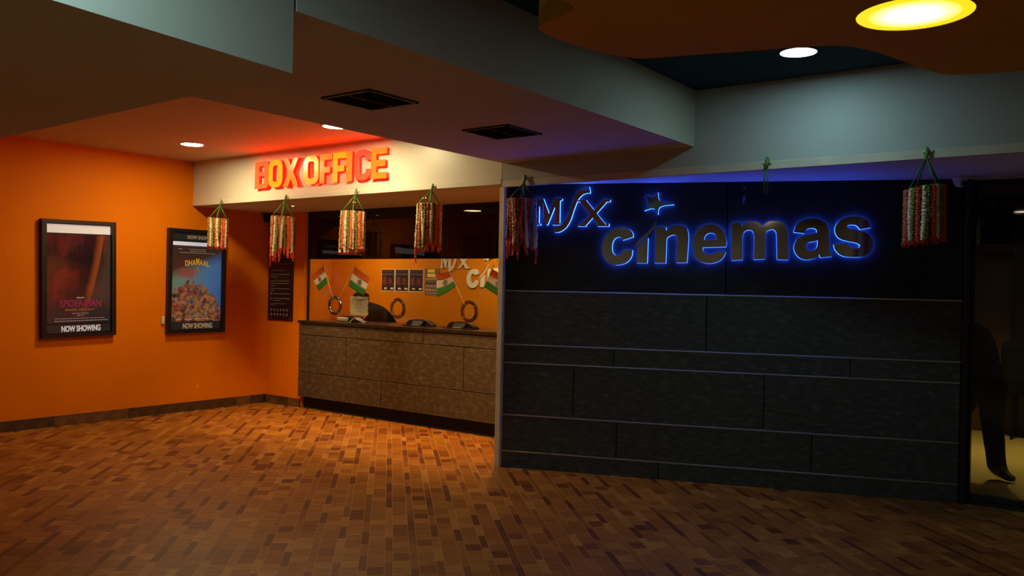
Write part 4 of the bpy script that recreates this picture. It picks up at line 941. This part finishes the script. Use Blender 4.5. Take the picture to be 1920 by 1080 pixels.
# clerk bent over the counter inside the booth
Y0 = 7.62
figure('person', 'clerk in a dark shirt bending head down behind the taped paper', dict(
    pelvis=(-7.785, 8.0, 0.72), chest=(-7.885, 7.72, 1.14), neck=(-8.025, 7.62, 1.27), head=(-8.090, 7.58, 1.33),
    sh_l=(-7.705, 7.64, 1.14), sh_r=(-8.105, 7.76, 1.13), el_l=(-7.645, 7.66, 0.92), el_r=(-8.165, 7.66, 0.92), wr_l=(-7.765, 7.58, 0.76), wr_r=(-8.045, 7.58, 0.76),
    hip_l=(-7.685, 7.98, 0.66), hip_r=(-7.885, 8.02, 0.66), kn_l=(-7.625, 7.60, 0.60), kn_r=(-7.945, 7.62, 0.60), an_l=(-7.625, 7.64, 0.10), an_r=(-7.945, 7.66, 0.10), toe_l=(-7.625, 7.50, 0.035), toe_r=(-7.945, 7.52, 0.035)),
    {'l': (-0.5, -0.6, -0.3), 'r': (0.4, -0.6, -0.3)}, (-0.55, -0.6, -0.6), base=(-7.785, 7.9, 0), bulk=1.12, sleeve='cloth_black')
st_ = thing('stool', 'black round stool under the booth clerk', 'stool', (-7.785, 8.0, 0))
part('seat', lathe_me('seat', [(0.15, 0.47), (0.16, 0.49), (0.16, 0.525), (0.14, 0.535)], 24), 'black', st_)
part('post', lathe_me('post', [(0.02, 0.02), (0.02, 0.47)], 12), 'steel', st_)
part('base', lathe_me('base', [(0.14, 0), (0.14, 0.012), (0.03, 0.03)], 24), 'steel', st_)

# ================================================================ GLASS DOOR AND THE LOBBY BEYOND
DX0 = -1.078; DY = 7.23
dr = struct('door_1', box_me('door_1', DX0 + 0.03, -0.10, DY + 0.006, DY + 0.016, 0.055, 1.905), 'door_glass', 'dark framed glass door at the right end of the slate wall', 'door')
part('frame', boxes_me('frame', [(DX0, DX0 + 0.035, DY - 0.02, DY + 0.04, 0, ZS), (DX0, 1.0, DY - 0.02, DY + 0.04, 1.905, 1.945), (-0.10, -0.06, DY - 0.02, DY + 0.04, 0, ZS), (0.96, 1.0, DY - 0.02, DY + 0.04, 0, ZS)]), 'black', dr)
part('bottom_rail', box_me('bottom_rail', DX0 + 0.035, -0.10, DY - 0.012, DY + 0.034, 0.0, 0.06, 0.003), 'black', dr)
part('leaf_glass', box_me('leaf_glass', -0.06, 0.96, DY + 0.006, DY + 0.016, 0.0, 1.905), 'door_glass', dr)
part('transom_glass', box_me('transom_glass', DX0 + 0.035, 0.96, DY + 0.006, DY + 0.016, 1.945, ZS), 'tint', dr)
part('threshold', box_me('threshold', DX0, 1.0, DY - 0.09, DY - 0.03, 0.0, 0.012, 0.003), 'stone_back', dr)
struct('wall_door_side', box_me('wall_door_side', 1.0, 3.2, DY - 0.02, DY + 0.1, 0, ZS), 'stone', 'dark wall to the right of the glass door', 'wall')
M['lobby_floor'] = mat('cream_lobby_floor', (0.50, 0.40, 0.15), 0.35, c2=(0.44, 0.35, 0.13), scale=2.0)
M['brown_wall'] = mat('brown_lobby_wall', (0.10, 0.055, 0.02), 0.7, spec=0.2, c2=(0.08, 0.043, 0.016), scale=1.5)
struct('floor.001', box_me('floor', -3.6, 3.3, DY + 0.04, 11.3, -0.1, 0.0), 'lobby_floor', 'cream floor of the foyer seen through the glass door', 'floor')
struct('wall_foyer_back', box_me('wall_foyer_back', -3.6, 3.3, 11.12, 11.25, 0, 2.75), 'brown_wall', 'brown rear wall of the foyer beyond the glass door', 'wall')
struct('wall_foyer_left', box_me('wall_foyer_left', -3.7, -3.6, 7.3, 11.25, 0, 2.75), 'brown_wall', 'brown side wall of the foyer behind the slate wall', 'wall')
struct('wall_foyer_right', box_me('wall_foyer_right', 3.2, 3.3, 7.33, 11.25, 0, 2.75), 'brown_wall', 'brown far side wall of the foyer', 'wall')
struct('ceiling.006', box_me('ceiling', -3.7, 3.3, 8.3, 11.25, 2.6, 2.75), 'navy', 'dark ceiling of the foyer beyond the glass door', 'ceiling')
for i, x in enumerate((-1.3, 0.9)):
    t = thing('foyer_downlight', ('shaded foyer downlight above the walking person' if i == 0 else 'shaded foyer downlight farther right beyond the door'), 'ceiling light', (x, 9.6, 2.6), 0, 'foyer downlights')
    part('can', lathe_me('can', [(0.11, 0.0), (0.11, -0.16), (0.105, -0.16), (0.105, 0.0)], 28, False), 'black', t)
    part('lens', lathe_me('lens', [(0.10, -0.004), (0.10, -0.012)], 28), 'lamp_lobby', t)
# framed picture on the foyer wall
M['picture'] = mat('dark_picture_print', (0.05, 0.03, 0.018), 0.4, c2=(0.015, 0.011, 0.008), scale=2.2, detail=2)
t = thing('foyer_picture', 'large dim brown picture on the foyer wall behind the glass', 'picture', (-1.2, 11.12, 0.72))
part('frame', boxes_me('frame', [(-0.02, 1.62, -0.03, 0, -0.02, 0.0), (-0.02, 1.62, -0.03, 0, 1.5, 1.52), (-0.02, 0, -0.03, 0, 0, 1.5), (1.6, 1.62, -0.03, 0, 0, 1.5)]), 'black', t)
part('print', box_me('print', 0, 1.6, -0.015, 0, 0, 1.5), 'picture', t)
# dark cabinet at the right
t = thing('foyer_cabinet', 'black rounded cabinet on slim legs against the foyer wall', 'cabinet', (-1.27, 10.85, 0))
part('body', box_me('body', 0, 1.6, -0.22, 0.22, 0.47, 1.08, 0.10, 4), 'cloth_black', t)
for k in range(2): part('door', box_me('door', 0.06 + k*0.75, 0.79 + k*0.75, -0.228, -0.218, 0.52, 1.02, 0.004), 'cloth_black', t)
for a_, c_ in ((0.12, -0.15), (1.48, -0.15), (0.12, 0.15), (1.48, 0.15)): part('leg', lathe_me('leg', [(0.015, 0), (0.02, 0.47)], 10), 'cloth_black', t, (a_, c_, 0))
# person behind the door
figure('person', 'person in black clothes and shoes standing astride behind the glass door', dict(
    pelvis=(-1.10, 8.24, 0.86), chest=(-1.21, 8.25, 1.19), neck=(-1.34, 8.26, 1.37), head=(-1.43, 8.25, 1.49),
    sh_l=(-1.08, 8.14, 1.22), sh_r=(-1.44, 8.38, 1.30), el_l=(-1.035, 8.34, 1.02), el_r=(-1.54, 8.50, 1.06), wr_l=(-1.12, 8.44, 0.95), wr_r=(-1.30, 8.50, 0.95),
    hip_l=(-1.03, 8.18, 0.80), hip_r=(-1.17, 8.28, 0.80), kn_l=(-1.02, 8.20, 0.45), kn_r=(-1.34, 8.34, 0.46), an_l=(-0.985, 8.24, 0.09), an_r=(-1.52, 8.36, 0.09), toe_l=(-0.84, 8.16, 0.035), toe_r=(-1.40, 8.26, 0.035)),
    {'l': (-0.8, 0.2, -0.3), 'r': (0.8, 0.1, -0.3)}, (0.4, -0.9, -0.1), None, 'cloth_black', 'cloth_black', base=(-1.2, 8.25, 0), bag=1.38, bulk=1.08, sleeve='cloth_black')
# dome camera under the soffit
dx, dy_ = on_slate(3.50, -0.12)
t = thing('dome_camera', 'small white dome camera under the soffit at the slate wall end', 'camera', (dx, dy_, ZS))
part('base', lathe_me('base', [(0.052, 0), (0.052, -0.02), (0.047, -0.028)], 28), 'white', t)
part('dome', lathe_me('dome', [(0.045, -0.026), (0.043, -0.045), (0.034, -0.062), (0.018, -0.074), (0.002, -0.077)], 28), 'white', t)
o = part('lens', lathe_me('lens', [(0.018, 0), (0.018, 0.014), (0.010, 0.018)], 16), 'black', t, (0.026, -0.026, -0.050)); o.rotation_euler = (1.9, 0, 0.8)
